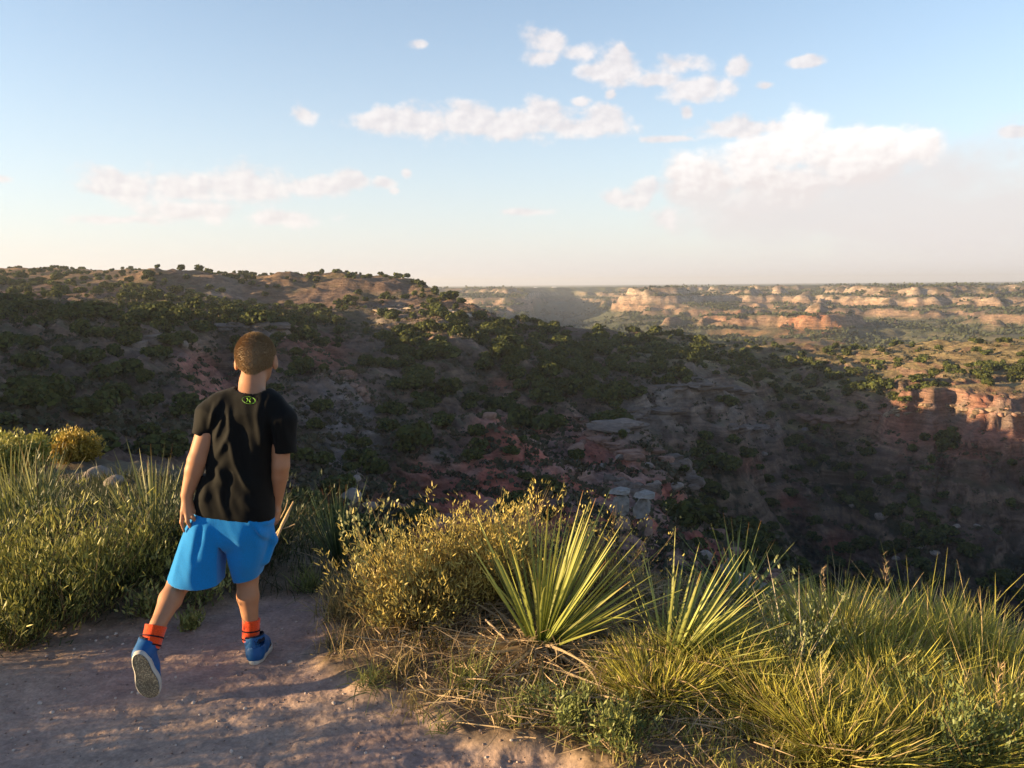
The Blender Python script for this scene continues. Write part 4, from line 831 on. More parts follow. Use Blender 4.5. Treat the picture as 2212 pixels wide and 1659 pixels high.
# head: skull, jaw, face, ears
FD = np.array([-.07, 1, -.18]); FD /= np.linalg.norm(FD); Rh = rotm(np.cross(FD, (0, 0, 1)), np.cross(np.cross(FD, (0, 0, 1)), FD))   # columns: side, fwd?, up
SIDE, UP = Rh[:, 0], Rh[:, 2]
hd = lambda s_, f_, u_: HEAD + SIDE * s_ + FD * f_ + UP * u_
RH = np.stack([SIDE, FD, UP], 1)
B.ell(hd(0, -.006, .010), (.071, .0885, .0825), .012, RH); B.ell(hd(0, .03, -.055), (.052, .058, .055), .03, RH)
B.ell(hd(0, .068, -.02), (.045, .02, .045), .02, RH); B.cone(hd(0, .088, -.005), hd(0, .104, -.03), .007, .011, .008); B.ell(hd(0, .088, -.058), (.020, .010, .008), .006, RH)
B.ell(hd(0, .075, -.088), (.02, .018, .014), .015, RH)
for s_ in (-1, 1):
    B.ell(hd(.030 * s_, .092, .0), (.014, .012, .010), .004, RH, sub=True); B.ell(hd(.030 * s_, .082, .0), (.012, .010, .010), .003, RH); B.ell(hd(.034 * s_, .082, -.03), (.016, .014, .016), .015, RH)
    Re = np.stack([SIDE * .93 + FD * -.36 * s_, FD * .93 + SIDE * .36 * s_, UP], 1)
    B.ell(hd(.077 * s_, -.004, -.020), (.0100, .020, .032), .004, Re); B.ell(hd(.085 * s_, .0, -.012), (.004, .011, .016), .004, Re, sub=True)
B.cone(hd(0, -.02, -.05), NECK0, .048, .048, .015)
# hands ---------------------------------------------------------------
def hand(base, tips, palmw, k=.0035, fr=.0088):
    """tips: list of (knuckle, mid, tip)"""
    for i, (kn_, mi, tp) in enumerate(tips):
        f_ = fr * (.88 if i == len(tips) - 1 else 1)
        B.cone(base + (kn_ - base) * .25, kn_, palmw * .55, f_ * 1.25, .009)
        B.cone(kn_, mi, f_ * 1.12, f_ * .98, k); B.cone(mi, tp, f_ * .98, f_ * .74, k)
hb = WRL
hand(hb, [(BP(489, 782, 3.050), BP(500, 803, 3.046), BP(512, 817, 3.060)), (BP(482, 800, 3.035), BP(494, 830, 3.022), BP(508, 849, 3.035)),
          (BP(468, 806, 3.028), BP(472, 845, 3.014), BP(486, 872, 3.026)), (BP(452, 804, 3.030), BP(447, 850, 3.018), BP(459, 888, 3.030))], .026)
hand(hb, [(BP(482, 775, 3.078), BP(500, 800, 3.095), BP(506, 822, 3.105))], .022, fr=.0085)          # thumb, on the far side
hb = WRR
hand(hb, [(BP(846, 806, 3.15), BP(836, 838, 3.145), BP(828, 856, 3.16)), (BP(852, 804, 3.17), BP(846, 838, 3.16), BP(836, 858, 3.175)),
          (BP(856, 802, 3.19), BP(854, 836, 3.19), BP(843, 856, 3.20)), (BP(856, 798, 3.21), BP(856, 826, 3.215), BP(848, 846, 3.22))], .024)
hand(hb, [(BP(836, 792, 3.16), BP(825, 812, 3.17), BP(822, 832, 3.18))], .02, fr=.0085)
bv, bf = B.mesh(2)
M_skin = simple('skin', (.41, .20, .11), rough=.55, nscale=30, namt=.06, sss=.12, spec=.35)
boy = empty('person', (float(PELV[0]), 3.12, 0.0)); org = np.array([PELV[0], 3.12, 0.0])
tag(boy, 'young boy seen from behind in black shirt and blue shorts, mid-step on the path', 'person')
def bmk(name, v, f, mat, parent=None, col=None):
    parent = parent or boy; off = org; return mk(name, v - off, f, mat, parent, col)
bmk('body', bv, bf, M_skin)
# hair ----------------------------------------------------------------
H = Field(HEAD - .14, HEAD + .14, .0035); H.ell(hd(0, -.008, .011), (.0755, .0935, .0875), .01, RH); H.cone(hd(0, -.066, -.035), hd(0, -.060, -.062), .040, .028, .02, )
x, y, z = H.pts(tuple(slice(0, n) for n in H.n)); P = np.stack([x, y, z], -1) - HEAD; ps = P @ SIDE; pfw = P @ FD; pu = P @ UP
hair_line = np.maximum.reduce([pfw - .062 - .35 * np.clip(pu, 0, 1), (-.058 - pu) + .62 * np.clip(pfw + .050, -.08, .2) - .012 * np.clip(1 - np.abs(ps) / .035, 0, 1), -(pu + .088)])
ear = np.sqrt(((np.abs(ps) - .08) / 1.0) ** 2 + ((pfw - .004)) ** 2 + ((pu + .02) * .75) ** 2) - .025
H.f = np.maximum(H.f, np.maximum(hair_line, -ear)).astype(np.float32)
hv_, hf_ = H.mesh(1)
M_hair, t, out = new_mat('short_hair'); tc = t.n('ShaderNodeTexCoord').outputs['Object']; nz_ = t.noise(tc, 42, 5, .7)
p = t.n('ShaderNodeBsdfPrincipled'); t.L.new(t.ramp(nz_, [(.3, (.21, .135, .068)), (.7, (.31, .21, .105))]), p.inputs['Base Color']); p.inputs['Roughness'].default_value = .6; p.inputs['Sheen Weight'].default_value = .25
bu = t.n('ShaderNodeBump'); bu.inputs['Strength'].default_value = .3; bu.inputs['Distance'].default_value = .002; t.L.new(t.noise(tc, 120, 3, .6), bu.inputs['Height']); t.L.new(bu.outputs[0], p.inputs['Normal']); t.L.new(p.outputs[0], out.inputs[0])
M_strand = simple('hair_strands', (0, 0, 0), rough=.55, useattr=True, spec=.3)
hair = bmk('hair', hv_, hf_, M_hair)
gh = np.random.default_rng(8); tri = hf_[gh.integers(0, len(hf_), 26000)]; w = gh.dirichlet((1, 1, 1, 1), 26000); rp = (hv_[tri] * w[..., None]).sum(1)
nn = rp - hd(0, -.008, .01); nn /= np.linalg.norm(nn, axis=1, keepdims=True); dirn = 1.0 * nn + .22 * rnd_unit(len(nn), gh) + np.array([0, 0, -.55]); dirn /= np.linalg.norm(dirn, axis=1, keepdims=True)
sd = np.cross(dirn, rnd_unit(len(nn), gh)); sd /= np.linalg.norm(sd, axis=1, keepdims=True); ln = gh.uniform(.005, .009, (len(nn), 1)); wd = .0009
sv = np.stack([rp - sd * wd, rp + sd * wd, rp + dirn * ln], 1).reshape(-1, 3); sc_ = np.array([.32, .215, .11]) * gh.uniform(.75, 1.25, (len(nn), 1))
bmk('strands', sv, np.arange(len(sv)).reshape(-1, 3), M_strand, hair, np.repeat(sc_, 3, 0)); bpy.data.objects['strands'].location = (0, 0, 0)
# t-shirt ---------------------------------------------------------------
T = Field((-1.45, 2.92, .55), (-.70, 3.42, 1.32), .0045)
def xr(cy, xl, xr_, y, dep, k=.02, sc=1.0):
    c = BP((xl + xr_) / 2, cy, y); r = BR((xr_ - xl) / 2, y) * sc; return c, r
rows = [(352, 610, 862, 3.15, .070), (400, 570, 885, 3.145, .088), (470, 563, 868, 3.14, .098), (560, 558, 848, 3.13, .098), (640, 540, 838, 3.125, .094), (720, 516, 836, 3.12, .094), (790, 500, 836, 3.12, .098), (850, 494, 838, 3.12, .100)]
for (r0, r1) in zip(rows[:-1], rows[1:]):
    for w_ in (0, .5):
        cy, xl, xr_, yy, dp = [a_ * (1 - w_) + b_ * w_ for a_, b_ in zip(r0, r1)]
        c, r = xr(cy, xl, xr_, yy, dp); e = np.array([max(r - dp, .001), 0, 0]); T.cone(c - e, c + e, dp, dp, .012, sq=(1, 1, 1.0))
T.cone(NECK1 + (0, .0, .0), NECK1 + (0, -.01, -.05), .066, .085, .02)
SLH = BP(530, 492, 3.085); SRH = BP(882, 556, 3.12)
T.cone(BP(618, 360, 3.13), BP(570, 400, 3.115), .058, .058, .02); T.cone(BP(570, 400, 3.115), SLH, .058, BR(34, 3.08) + .004, .012, sq=(1, .85, 1)); T.cone(SLH, SLH + (SLH - SHL) * .5, BR(36, 3.08), BR(38, 3.08), .01, sq=(1, .85, 1))
T.cone(BP(822, 366, 3.13), BP(866, 420, 3.125), .060, .060, .02); T.cone(BP(866, 420, 3.125), SRH, .060, BR(46, 3.12), .012, sq=(1, .85, 1)); T.cone(SRH, SRH + (SRH - SHR) * .5, BR(47, 3.12), BR(47, 3.12), .01, sq=(1, .85, 1))
x, y, z = T.pts(tuple(slice(0, n) for n in T.n))
def plane(a, n): n = np.array(n, float); n /= np.linalg.norm(n); return (x - a[0]) * n[0] + (y - a[1]) * n[1] + (z - a[2]) * n[2]
# folds: long vertical creases plus pulled creases from the shoulder blades
def fold(p0, p1, w, amp):
    p0 = BP(*p0, 3.05); p1 = BP(*p1, 3.05); ex, ez = p1[0] - p0[0], p1[2] - p0[2]; L2 = ex * ex + ez * ez
    tt = np.clip(((x - p0[0]) * ex + (z - p0[2]) * ez) / L2, 0, 1); d_ = np.hypot(x - p0[0] - tt * ex, z - p0[2] - tt * ez)
    return amp * np.exp(-(d_ / w) ** 2) * (1 - .6 * np.abs(2 * tt - 1) ** 3)
bk = (y < 3.13)
fo = np.zeros_like(x)
for a_ in (((765, 330), (785, 540), .016, .011), ((800, 350), (790, 530), .010, .008), ((640, 370), (655, 470), .010, .007), ((655, 470), (610, 560), .012, .009), ((600, 340), (560, 470), .010, .008), ((580, 350), (575, 420), .008, .006), ((625, 390), (590, 500), .009, .007),
           ((655, 480), (680, 600), .014, .010), ((680, 600), (730, 700), .010, .008), ((600, 610), (640, 690), .014, .009), ((560, 690), (540, 760), .022, .010), ((550, 560), (515, 740), .012, .008), ((700, 640), (760, 720), .02, .006), ((700, 740), (780, 800), .02, .006), ((610, 700), (640, 800), .016, .007),
           ((830, 420), (845, 540), .012, .007), ((870, 400), (880, 520), .010, .005)):
    fo += fold(*a_)
for a_ in (((700, 430), (725, 700), .022, .009), ((620, 560), (570, 700), .016, .007), ((810, 430), (815, 780), .020, .006), ((655, 620), (640, 780), .014, .006)): fo -= fold(*a_)
fo += .0025 * fbm((x * 18 + z * 5), (z * 7 + y * 9), 1, 2, 9)
d = T.f - fo * bk
hemn = BP(498, 793, 3.12); hemr = BP(836, 833, 3.12); hx = hemr - hemn; hn = np.cross(hx, (0, 1, 0)); hn = hn / np.linalg.norm(hn); hn = hn if hn[2] < 0 else -hn
nsl = (SLH - SHL) * 1.0; nsr = (SRH - SHR) * 1.0; nsr[0] = abs(nsr[0]) * .1
cutL = np.where(x < SHL[0] + .035, plane(SLH, nsl), -1); cutR = np.where(x > BP(836, 560, 3.12)[0], plane(SRH, nsr), -1)
d = np.maximum(d, plane(hemn, hn)); d = np.maximum(d, np.where((x < BP(560, 500, 3.1)[0]) & (z > BP(500, 640, 3.1)[2]), cutL, -1)); d = np.maximum(d, np.where(z > BP(880, 740, 3.1)[2], cutR, -1))
# neck hole
NC = NECK1 + np.array([.008, .012, .045]); nh = np.sqrt((x - NC[0]) ** 2 + ((y - NC[1])) ** 2 + ((z - NC[2]) * .8) ** 2) - .064
d = np.maximum(d, -nh); T.f = d.astype(np.float32); tv, tf_ = T.mesh(1)
M_shirt = simple('black_knit', (.0025, .0028, .003), rough=.8, nscale=300, namt=.2, spec=.18, sheen=.04)
shirt = bmk('t_shirt', tv, tf_, M_shirt)
# collar rib
M_rib = simple('black_rib', (.013, .0135, .014), rough=.7)
# emblem between the shoulders: ellipse ring and two interlocked arcs
def surf_y(px, pz, vs=tv):
    k_ = (np.abs(vs[:, 0] - px) < .006) & (np.abs(vs[:, 2] - pz) < .006); return vs[k_, 1].min() if k_.any() else 3.05
acc = Acc(); LC = BP(719, 341, 3.04)
def strip(pts2, w, lum):
    P_ = []
    for (u, v_) in pts2:
        X_ = LC[0] + u; Z_ = LC[2] + v_; P_.append((X_, surf_y(X_, Z_) - .0016, Z_))
    P_ = np.array(P_); T_ = np.gradient(P_, axis=0); T_ /= np.linalg.norm(T_, axis=1, keepdims=True) + 1e-9; Sd = np.stack([T_[:, 2], 0 * T_[:, 0], -T_[:, 0]], 1)
    w = np.broadcast_to(w, len(P_))[:, None]; v4 = np.concatenate([P_ - Sd * w / 2, P_ + Sd * w / 2]); n_ = len(P_)
    f4 = np.array([[i, i + 1, n_ + i + 1, n_ + i] for i in range(n_ - 1)]); acc.add(v4, f4, np.array(lum)[None] * np.ones((len(v4), 1)))
th = np.linspace(0, 2 * math.pi, 41); tilt = -.16; ex_ = np.stack([.0255 * np.cos(th), .0125 * np.sin(th) + tilt * .0255 * np.cos(th)], 1)
wv_ = .0022 + .0035 * np.exp(-((th - 2 * math.pi * (th > math.pi)) / .8) ** 2); strip(ex_, wv_ * .85, (.11, .28, .025))
for sx in (-1, 1):
    a_ = np.linspace(-1.25, 1.25, 11); px_ = sx * (.0100 - .0065 * np.cos(a_)) ; pz_ = .0065 * np.sin(a_) / .95
    strip(np.stack([px_, pz_ + tilt * px_], 1), .0034, (.25, .55, .04))
strip(np.stack([np.linspace(-.005, .005, 5), tilt * np.linspace(-.005, .005, 5)], 1), .0020, (.25, .55, .04))
M_print = simple('green_print', (0, 0, 0), rough=.5, useattr=True)
v_, f_, c_ = acc.get(); lg = bmk('emblem', v_, f_, M_print, shirt, c_); tag(lg, 'small bright green oval emblem below the collar')
# shorts ---------------------------------------------------------------
S_ = Field((-1.55, 2.88, .30), (-.70, 3.46, .92), .0045)
def lrow(F_, rows, k=.012):
    for (r0, r1) in zip(rows[:-1], rows[1:]):
        for w_ in (0, .5):
            cy, xl, xr_, yy, dp = [a_ * (1 - w_) + b_ * w_ for a_, b_ in zip(r0, r1)]
            c = BP((xl + xr_) / 2, cy, yy); r = BR((xr_ - xl) / 2, yy); dp_ = min(dp, r); e = np.array([max(r - dp_, 0), 0, 0])
            if dp > r:  # deeper than wide
                e = np.array([0, dp - r, 0]); dp_ = r
            F_.cone(c - e, c + e, dp_, dp_, k)
lrow(S_, [(740, 520, 822, 3.12, .088), (800, 508, 826, 3.12, .092), (850, 494, 826, 3.12, .098), (900, 478, 812, 3.12, .102)])
lrow(S_, [(860, 488, 636, 3.11, .100), (920, 462, 638, 3.105, .100), (980, 440, 634, 3.10, .100), (1040, 415, 628, 3.10, .098), (1100, 393, 626, 3.10, .096), (1160, 380, 624, 3.10, .094)])
lrow(S_, [(860, 640, 816, 3.13, .100), (920, 642, 812, 3.14, .100), (980, 646, 797, 3.15, .098), (1030, 656, 786, 3.165, .090), (1080, 676, 770, 3.18, .084), (1130, 690, 762, 3.18, .08)])
# pocket bulge pulled out by the hand
S_.cone(BP(796, 850, 3.13), BP(828, 912, 3.14), .030, .017, .02); S_.cone(BP(828, 912, 3.14), BP(836, 925, 3.15), .017, .012, .01); S_.cone(BP(836, 925, 3.15), BP(792, 1000, 3.15), .012, .028, .02); S_.cone(BP(812, 835, 3.13), BP(829, 820, 3.14), .018, .009, .012)
x, y, z = S_.pts(tuple(slice(0, n) for n in S_.n))
fo = np.zeros_like(x)
for a_ in (((530, 850), (500, 1090), .020, .006), ((570, 860), (560, 1000), .016, .006), ((600, 900), (590, 1090), .02, .004), ((735, 830), (790, 910), .012, .008), ((755, 835), (830, 880), .010, .007), ((780, 880), (760, 1040), .018, .006), ((455, 930), (425, 1080), .014, .005), ((700, 900), (705, 1060), .02, .004), ((765, 850), (800, 940), .008, .006)): fo += fold(*a_)
for a_ in (((548, 850), (520, 1000), .012, .008), ((750, 860), (785, 950), .010, .006)): fo -= fold(*a_)
fo += .002 * fbm(x * 14 + z * 4, z * 5 + y * 9, 1, 2, 19)
d = S_.f - fo * (y < 3.14)
# crotch gap and hems
hl0 = BP(393, 1082, 3.1); hl1 = BP(626, 1104, 3.1); hr0 = BP(680, 1080, 3.18); hr1 = BP(770, 1066, 3.18)
def hplane(a, b):
    n_ = np.cross(b - a, (0, 1, .0)); n_ /= np.linalg.norm(n_); n_ = n_ if n_[2] < 0 else -n_; return plane(a, n_)
split = BP(640, 960, 3.12)[0]
d = np.maximum(d, np.where(x < split, hplane(hl0, hl1) + .010 * ((x - (hl0[0] + hl1[0]) / 2) / .1) ** 2 - .006, hplane(hr0, hr1)))
gap = np.hypot((x - BP(641, 1010, 3.12)[0]) * 1.0, 0 * z); gz_ = np.clip((BP(640, 925, 3.12)[2] - z) / .15, 0, 1); d = np.where(gz_ > 0, np.maximum(d, gz_ ** .55 * .021 - gap), d)
S_.f = d.astype(np.float32); sv_, sf_ = S_.mesh(1)
M_short = simple('blue_jersey', (.002, .20, .56), rough=.85, nscale=240, namt=.12, spec=.2, sheen=.2, bump=.15, bscale=400)
bmk('shorts', sv_, sf_, M_short)
# socks ----------------------------------------------------------------
M_sock = simple('orange_sock', (.85, .07, .006), rough=.9, nscale=200, namt=.2, bump=.5, bscale=260, sheen=.3)
M_band = simple('dark_band', (.02, .006, .012), rough=.9)
def sock(top, bot, r0, r1, name='sock'):
    top = np.array(top); bot = np.array(bot); ax = top - bot; L_ = np.linalg.norm(ax); ax /= L_; R_ = rotm((1, 0, 0), ax); n = 26; rings = []
    prof = [(0, .92), (.15, 1.0), (.5, 1.0), (.85, 1.02), (.97, 1.05), (1.0, 1.05), (1.0, .88), (.9, .86)]
    for (t_, s_) in prof:
        r = (r1 + (r0 - r1) * t_) * s_; a_ = np.linspace(0, 2 * math.pi, n, endpoint=False); rr2 = r * (1 + .03 * np.cos(a_ * 13))
        rings.append(bot + ax * L_ * t_ + (R_[:, 0][None] * np.cos(a_)[:, None] + R_[:, 1][None] * np.sin(a_)[:, None]) * rr2[:, None])
    v = np.concatenate(rings); f = [[k * n + i, k * n + (i + 1) % n, (k + 1) * n + (i + 1) % n, (k + 1) * n + i] for k in range(len(prof) - 1) for i in range(n)]
    s = bmk(name, v, np.array(f), M_sock)
    for (t0, t1) in ((.46, .53), (.10, .17)):
        rings = []
        for t_ in (t0, (t0 + t1) / 2, t1):
            r = (r1 + (r0 - r1) * t_) * 1.035 + .0012; a_ = np.linspace(0, 2 * math.pi, n, endpoint=False); rings.append(bot + ax * L_ * (t_ + .02 * np.cos(a_ + 1)[:, None]) + (R_[:, 0][None] * np.cos(a_)[:, None] + R_[:, 1][None] * np.sin(a_)[:, None]) * r)
        v = np.concatenate(rings); f = [[k * n + i, k * n + (i + 1) % n, (k + 1) * n + (i + 1) % n, (k + 1) * n + i] for k in range(2) for i in range(n)]
        bmk('stripe', v, np.array(f), M_band, s)
sock(BP(341, 1284, 2.905), BP(314, 1376, 2.865), .0375, .036); sock(BP(741, 1256, 3.185), BP(738, 1348, 3.175), .034, .034)
# shoes ----------------------------------------------------------------
M_shoe = simple('blue_shoe', (.005, .085, .27), rough=.55, nscale=40, namt=.15, spec=.4); M_lin = simple('navy_lining', (.010, .014, .03), rough=.85)
M_sole = simple('white_rubber', (.5, .48, .44), rough=.6, nscale=30, namt=.1)
def tread_mat():
    m, t, out = new_mat('tread_rubber'); tc = t.n('ShaderNodeTexCoord').outputs['Object']
    vo = t.n('ShaderNodeTexVoronoi'); vo.inputs['Scale'].default_value = 170; t.L.new(tc, vo.inputs['Vector'])
    p = t.n('ShaderNodeBsdfPrincipled'); c = t.mix(t.ramp(vo.outputs[0], [(.25, (0, 0, 0)), (.5, (1, 1, 1))]), (.50, .42, .27), (.20, .165, .11))
    c = t.mix(1.0, c, t.ramp(t.noise(tc, 25, 4), [(.3, (.7, .7, .7)), (.7, (1.2, 1.2, 1.2))]), 'MULTIPLY')
    t.L.new(c, p.inputs['Base Color']); p.inputs['Roughness'].default_value = .85; bu = t.n('ShaderNodeBump'); bu.inputs['Distance'].default_value = .002; t.L.new(vo.outputs[0], bu.inputs['Height']); bu.invert = True; t.L.new(bu.outputs[0], p.inputs['Normal'])
    t.L.new(p.outputs[0], out.inputs[0]); return m
M_tread = tread_mat()
def shoe(O, Xf, Zu, shin_top, shin_r, bend=0.0):
    """O heel bottom; Xf toe direction; Zu away from the sole. built in local axes"""
    R_ = rotm(Xf, Zu); loc = lambda p_: O + R_ @ np.array(p_); inv = lambda p_: R_.T @ (np.array(p_) - O)
    st = inv(shin_top); ank = np.array([.040, 0, .070])
    f = Field((-.03, -.07, -.02), (.25, .07, .19), .0036)
    f.cone((.034, 0, .040), (.09, 0, .040), .034, .035, .02); f.cone((.09, 0, .040), (.165, .004, .028), .036, .032, .02, sq=(1, .92, 1)); f.cone((.03, 0, .035), ank + (st - ank) * .35, .034, shin_r + .007, .02); f.cone((.07, 0, .06), (.14, 0, .045), .030, .024, .02)
    x, y, z = f.pts(tuple(slice(0, n) for n in f.n)); P = np.stack([x, y, z], -1); sd_ = (st - ank) / np.linalg.norm(st - ank); hgt_ = (P - (ank + sd_ * .040)) @ sd_
    d = np.maximum(f.f, hgt_); e = P - ank; rad_ = np.linalg.norm(e - (e @ sd_)[..., None] * sd_, axis=-1); d = np.maximum(d, -np.maximum(rad_ - shin_r - .002, -(hgt_ + .045)))
    d = np.maximum(d, -(z - .014)); f.f = d.astype(np.float32); v, q = f.mesh(2); sh = bmk('shoe', v @ R_.T + O, q, M_shoe)
    # lining collar
    f2 = Field((-.03, -.07, .0), (.20, .07, .19), .0036); f2.cone(ank + sd_ * .0, ank + sd_ * .05, shin_r + .0045, shin_r + .0055, .003); P2 = np.stack(f2.pts(tuple(slice(0, n) for n in f2.n)), -1); e = P2 - ank; r2 = np.linalg.norm(e - (e @ sd_)[..., None] * sd_, axis=-1); h2 = e @ sd_
    f2.f = np.maximum(np.maximum(f2.f, h2 - .046), np.maximum(-(h2 - .012), -(r2 - shin_r - .0005))).astype(np.float32); v, q = f2.mesh(1); bmk('lining', v @ R_.T + O, q, M_lin, sh)
    # sole: foot outline extruded
    def outline(g_, n=44):
        o = []
        for i in range(n):
            a_ = 2 * math.pi * i / n; cx = .105 + (.105 + g_) * math.cos(a_); wd = (.0370 + .009 * sst(.07, .16, cx)) - .004 * math.exp(-((cx - .08) / .03) ** 2)
            s_ = math.sin(a_); o.append((cx, np.sign(s_) * abs(s_) ** .75 * (wd + g_) + .006 * sst(.1, .2, cx)))
        return np.array(o)
    def bz(xx): return bend * np.clip(xx - .13, 0, 1) ** 2 * 6
    oo = outline(.002); oi = outline(-.002); n = len(oo); lay = [(oi, -.001), (oo, .003), (oo, .019), (oi, .022)]
    v = np.concatenate([np.column_stack([o_, z_ + bz(o_[:, 0])]) for o_, z_ in lay]); f4 = [[k * n + i, k * n + (i + 1) % n, (k + 1) * n + (i + 1) % n, (k + 1) * n + i] for k in range(3) for i in range(n)]
    so_ = bmk('sole', v @ R_.T + O, np.array(f4), M_sole, sh)
    ot = outline(-.0035); vt = []; ft = []
    m = 14
    for i in range(n // 2 + 1):
        a_, b_ = ot[i], ot[(n - i) % n]
        for j in range(m): p_ = a_ + (b_ - a_) * j / (m - 1); vt.append((p_[0], p_[1], -.0022 + bz(p_[0])))
    for i in range(n // 2):
        for j in range(m - 1): ft.append([i * m + j, i * m + j + 1, (i + 1) * m + j + 1, (i + 1) * m + j])
    bmk('tread', np.array(vt) @ R_.T + O, np.array(ft), M_tread, so_); return sh
for nm in ('lining', 'tread'): pass
shoe(BP(752, 1428, 3.135) * np.array([1, 1, 0]) + np.array([0, -.004, .012]), (-.06, 1, -.03), (-.02, 0.02, 1), BP(741, 1256, 3.185), .036)
shoe(BP(262, 1402, 2.79), (.115, .25, -.96), (-.12, .96, .22), BP(341, 1284, 2.905), .037, bend=.25)
# ------------------------------------------------------------------ foreground plants
M_leaf = simple('leaf_blades', (0, 0, 0), rough=.5, useattr=True, transl=.22, spec=.35)
M_dry = simple('dry_blades', (0, 0, 0), rough=.8, useattr=True, transl=.15, spec=.15)
M_twig = simple('twigs', (0, 0, 0), rough=.9, useattr=True, spec=.1)
def ribbons(base, dirs, length, width, g, droop=.15, segs=4, cb=(.1, .1, .05), ct=None, vary=.25, fold=0.0, tipc=None, wob=.0, taper=1.0):
    """n curved tapering blades -> verts, quads, colours"""
    n = len(base); base = np.asarray(base, float); dirs = dirs / np.linalg.norm(dirs, axis=1, keepdims=True)
    length = np.broadcast_to(length, n).astype(float); width = np.broadcast_to(width, n).astype(float); droop = np.broadcast_to(droop, n)
    t_ = np.linspace(0, 1, segs + 1); up = np.array([0, 0, 1.0])
    side = np.cross(dirs, up + .001); side /= np.linalg.norm(side, axis=1, keepdims=True) + 1e-9
    roll = g.uniform(-1.3, 1.3, n)[:, None]; nrm = np.cross(side, dirs); side2 = side * np.cos(roll) + nrm * np.sin(roll)
    bend = side * g.normal(0, 1, (n, 1)) * wob
    P = base[:, None] + dirs[:, None] * (length[:, None] * t_)[..., None] + (np.array([0, 0, -1.0]) * droop[:, None])[:, None] * (length[:, None] * t_ ** 2)[..., None] + bend[:, None] * (length[:, None] * t_ ** 2)[..., None]
    w = width[:, None] * np.clip(1 - t_ ** (2.2 * taper), .06, 1)[None] * (.75 + .5 * np.minimum(t_ * 4, 1) * .5)
    cols = 3 if fold else 2
    if fold:
        nn = np.cross(dirs, side2); V = np.stack([P - side2[:, None] * w[..., None] / 2, P + nn[:, None] * (w * fold)[..., None], P + side2[:, None] * w[..., None] / 2], 2)
    else: V = np.stack([P - side2[:, None] * w[..., None] / 2, P + side2[:, None] * w[..., None] / 2], 2)
    idx = np.arange(n * (segs + 1) * cols).reshape(n, segs + 1, cols)
    F = np.stack([idx[:, :-1, :-1], idx[:, :-1, 1:], idx[:, 1:, 1:], idx[:, 1:, :-1]], -1).reshape(-1, 4)
    cb = np.asarray(cb, float); cb = cb if cb.ndim == 2 else np.tile(cb, (n, 1)); ct = cb if ct is None else np.asarray(ct, float); ct = ct if ct.ndim == 2 else np.tile(ct, (n, 1))
    C_ = cb[:, None] * (1 - t_)[None, :, None] + ct[:, None] * t_[None, :, None]; C_ = C_ * g.uniform(1 - vary, 1 + vary, (n, 1, 1))
    if tipc is not None:
        m = (g.random(n) < .3)[:, None, None] * (t_ > .85)[None, :, None]; C_ = np.where(m, np.array(tipc), C_)
    C_ = np.repeat(C_[:, :, None], cols, 2)
    return V.reshape(-1, 3), F, C_.reshape(-1, 3)
def dir_el(az_, el_): return np.stack([np.sin(az_) * np.cos(el_), np.cos(az_) * np.cos(el_), np.sin(el_)], 1)
gp = lambda qx, qy: (lambda p: p)(hit(qx, qy)[0])
def place(qx, qy, D=None):
    """ground point in the picture column qx, at forward distance D or where the pixel meets the ground"""
    if D is None: return hit(qx, qy)[0]
    d = ray(qx, qy); x = d[0] / d[1] * D; return np.array([x, D, zat(x, D)])
def yucca(p, n, L, label, seed, spread=(12, 84), lean=(0, 0), cb=(.13, .17, .045), ct=(.24, .27, .08), w=.0135, dead=60, dr=.35, azr=(0, 2 * math.pi), stalk=0, group='yuccas'):
    g = np.random.default_rng(seed); rt = empty('yucca', p); tag(rt, label, 'yucca', group)
    a = g.uniform(*azr, n); el_ = np.radians(g.uniform(spread[0] ** .7, spread[1] ** .7, n) ** (1 / .7)); d = dir_el(a, el_); d[:, 0] += lean[0]; d[:, 1] += lean[1]
    b = d * g.uniform(.0, .05, (n, 1)) * np.array([1, 1, .3]); ln = g.uniform(.72, 1.05, n) * L * (.85 + .2 * np.sin(el_))
    v, f, c = ribbons(b, d, ln, w * g.uniform(.8, 1.15, n), g, droop=np.where(g.random(n) < .16, g.uniform(.15, .45, n), g.uniform(.0, .06, n)), segs=6, cb=cb, ct=ct, fold=.22, tipc=(.34, .12, .03), vary=.28, wob=.045)
    mk('leaves', v, f, M_leaf, rt, c)
    if dead:
        a = g.uniform(0, 2 * math.pi, dead); d = dir_el(a, np.radians(g.uniform(-8, 28, dead))); b = d * g.uniform(.0, .12, (dead, 1)); b[:, 2] = g.uniform(.0, .07, dead)
        v, f, c = ribbons(b, d, g.uniform(.3, .8, dead) * dr * 1.6, w * .8, g, droop=g.uniform(.05, .3, dead), segs=4, cb=(.36, .27, .17), ct=(.42, .33, .2), vary=.35, wob=.25)
        mk('dead_leaves', v, f, M_dry, rt, c)
    if stalk:
        v, f, c = tube([(0, 0, 0), (.01, 0, stalk * .5), (.0, .01, stalk)], [.009, .007, .004], (.20, .13, .08)); o = mk('flower_stalk', v, f, M_twig, rt, c)
    return rt
def tube(P, R, col, n=6):
    P = np.array(P, float); V_ = []
    for i, (p, r) in enumerate(zip(P, R)):
        t_ = P[min(i + 1, len(P) - 1)] - P[max(i - 1, 0)]; t_ /= np.linalg.norm(t_); a = np.cross(t_, (.3, .9, .1)); a /= np.linalg.norm(a); b = np.cross(t_, a)
        for k in range(n): th_ = 2 * math.pi * k / n; V_.append(p + (a * math.cos(th_) + b * math.sin(th_)) * r)
    F_ = [[i * n + k, i * n + (k + 1) % n, (i + 1) * n + (k + 1) % n, (i + 1) * n + k] for i in range(len(P) - 1) for k in range(n)]
    return np.array(V_), np.array(F_), np.tile(np.array(col, float), (len(V_), 1))
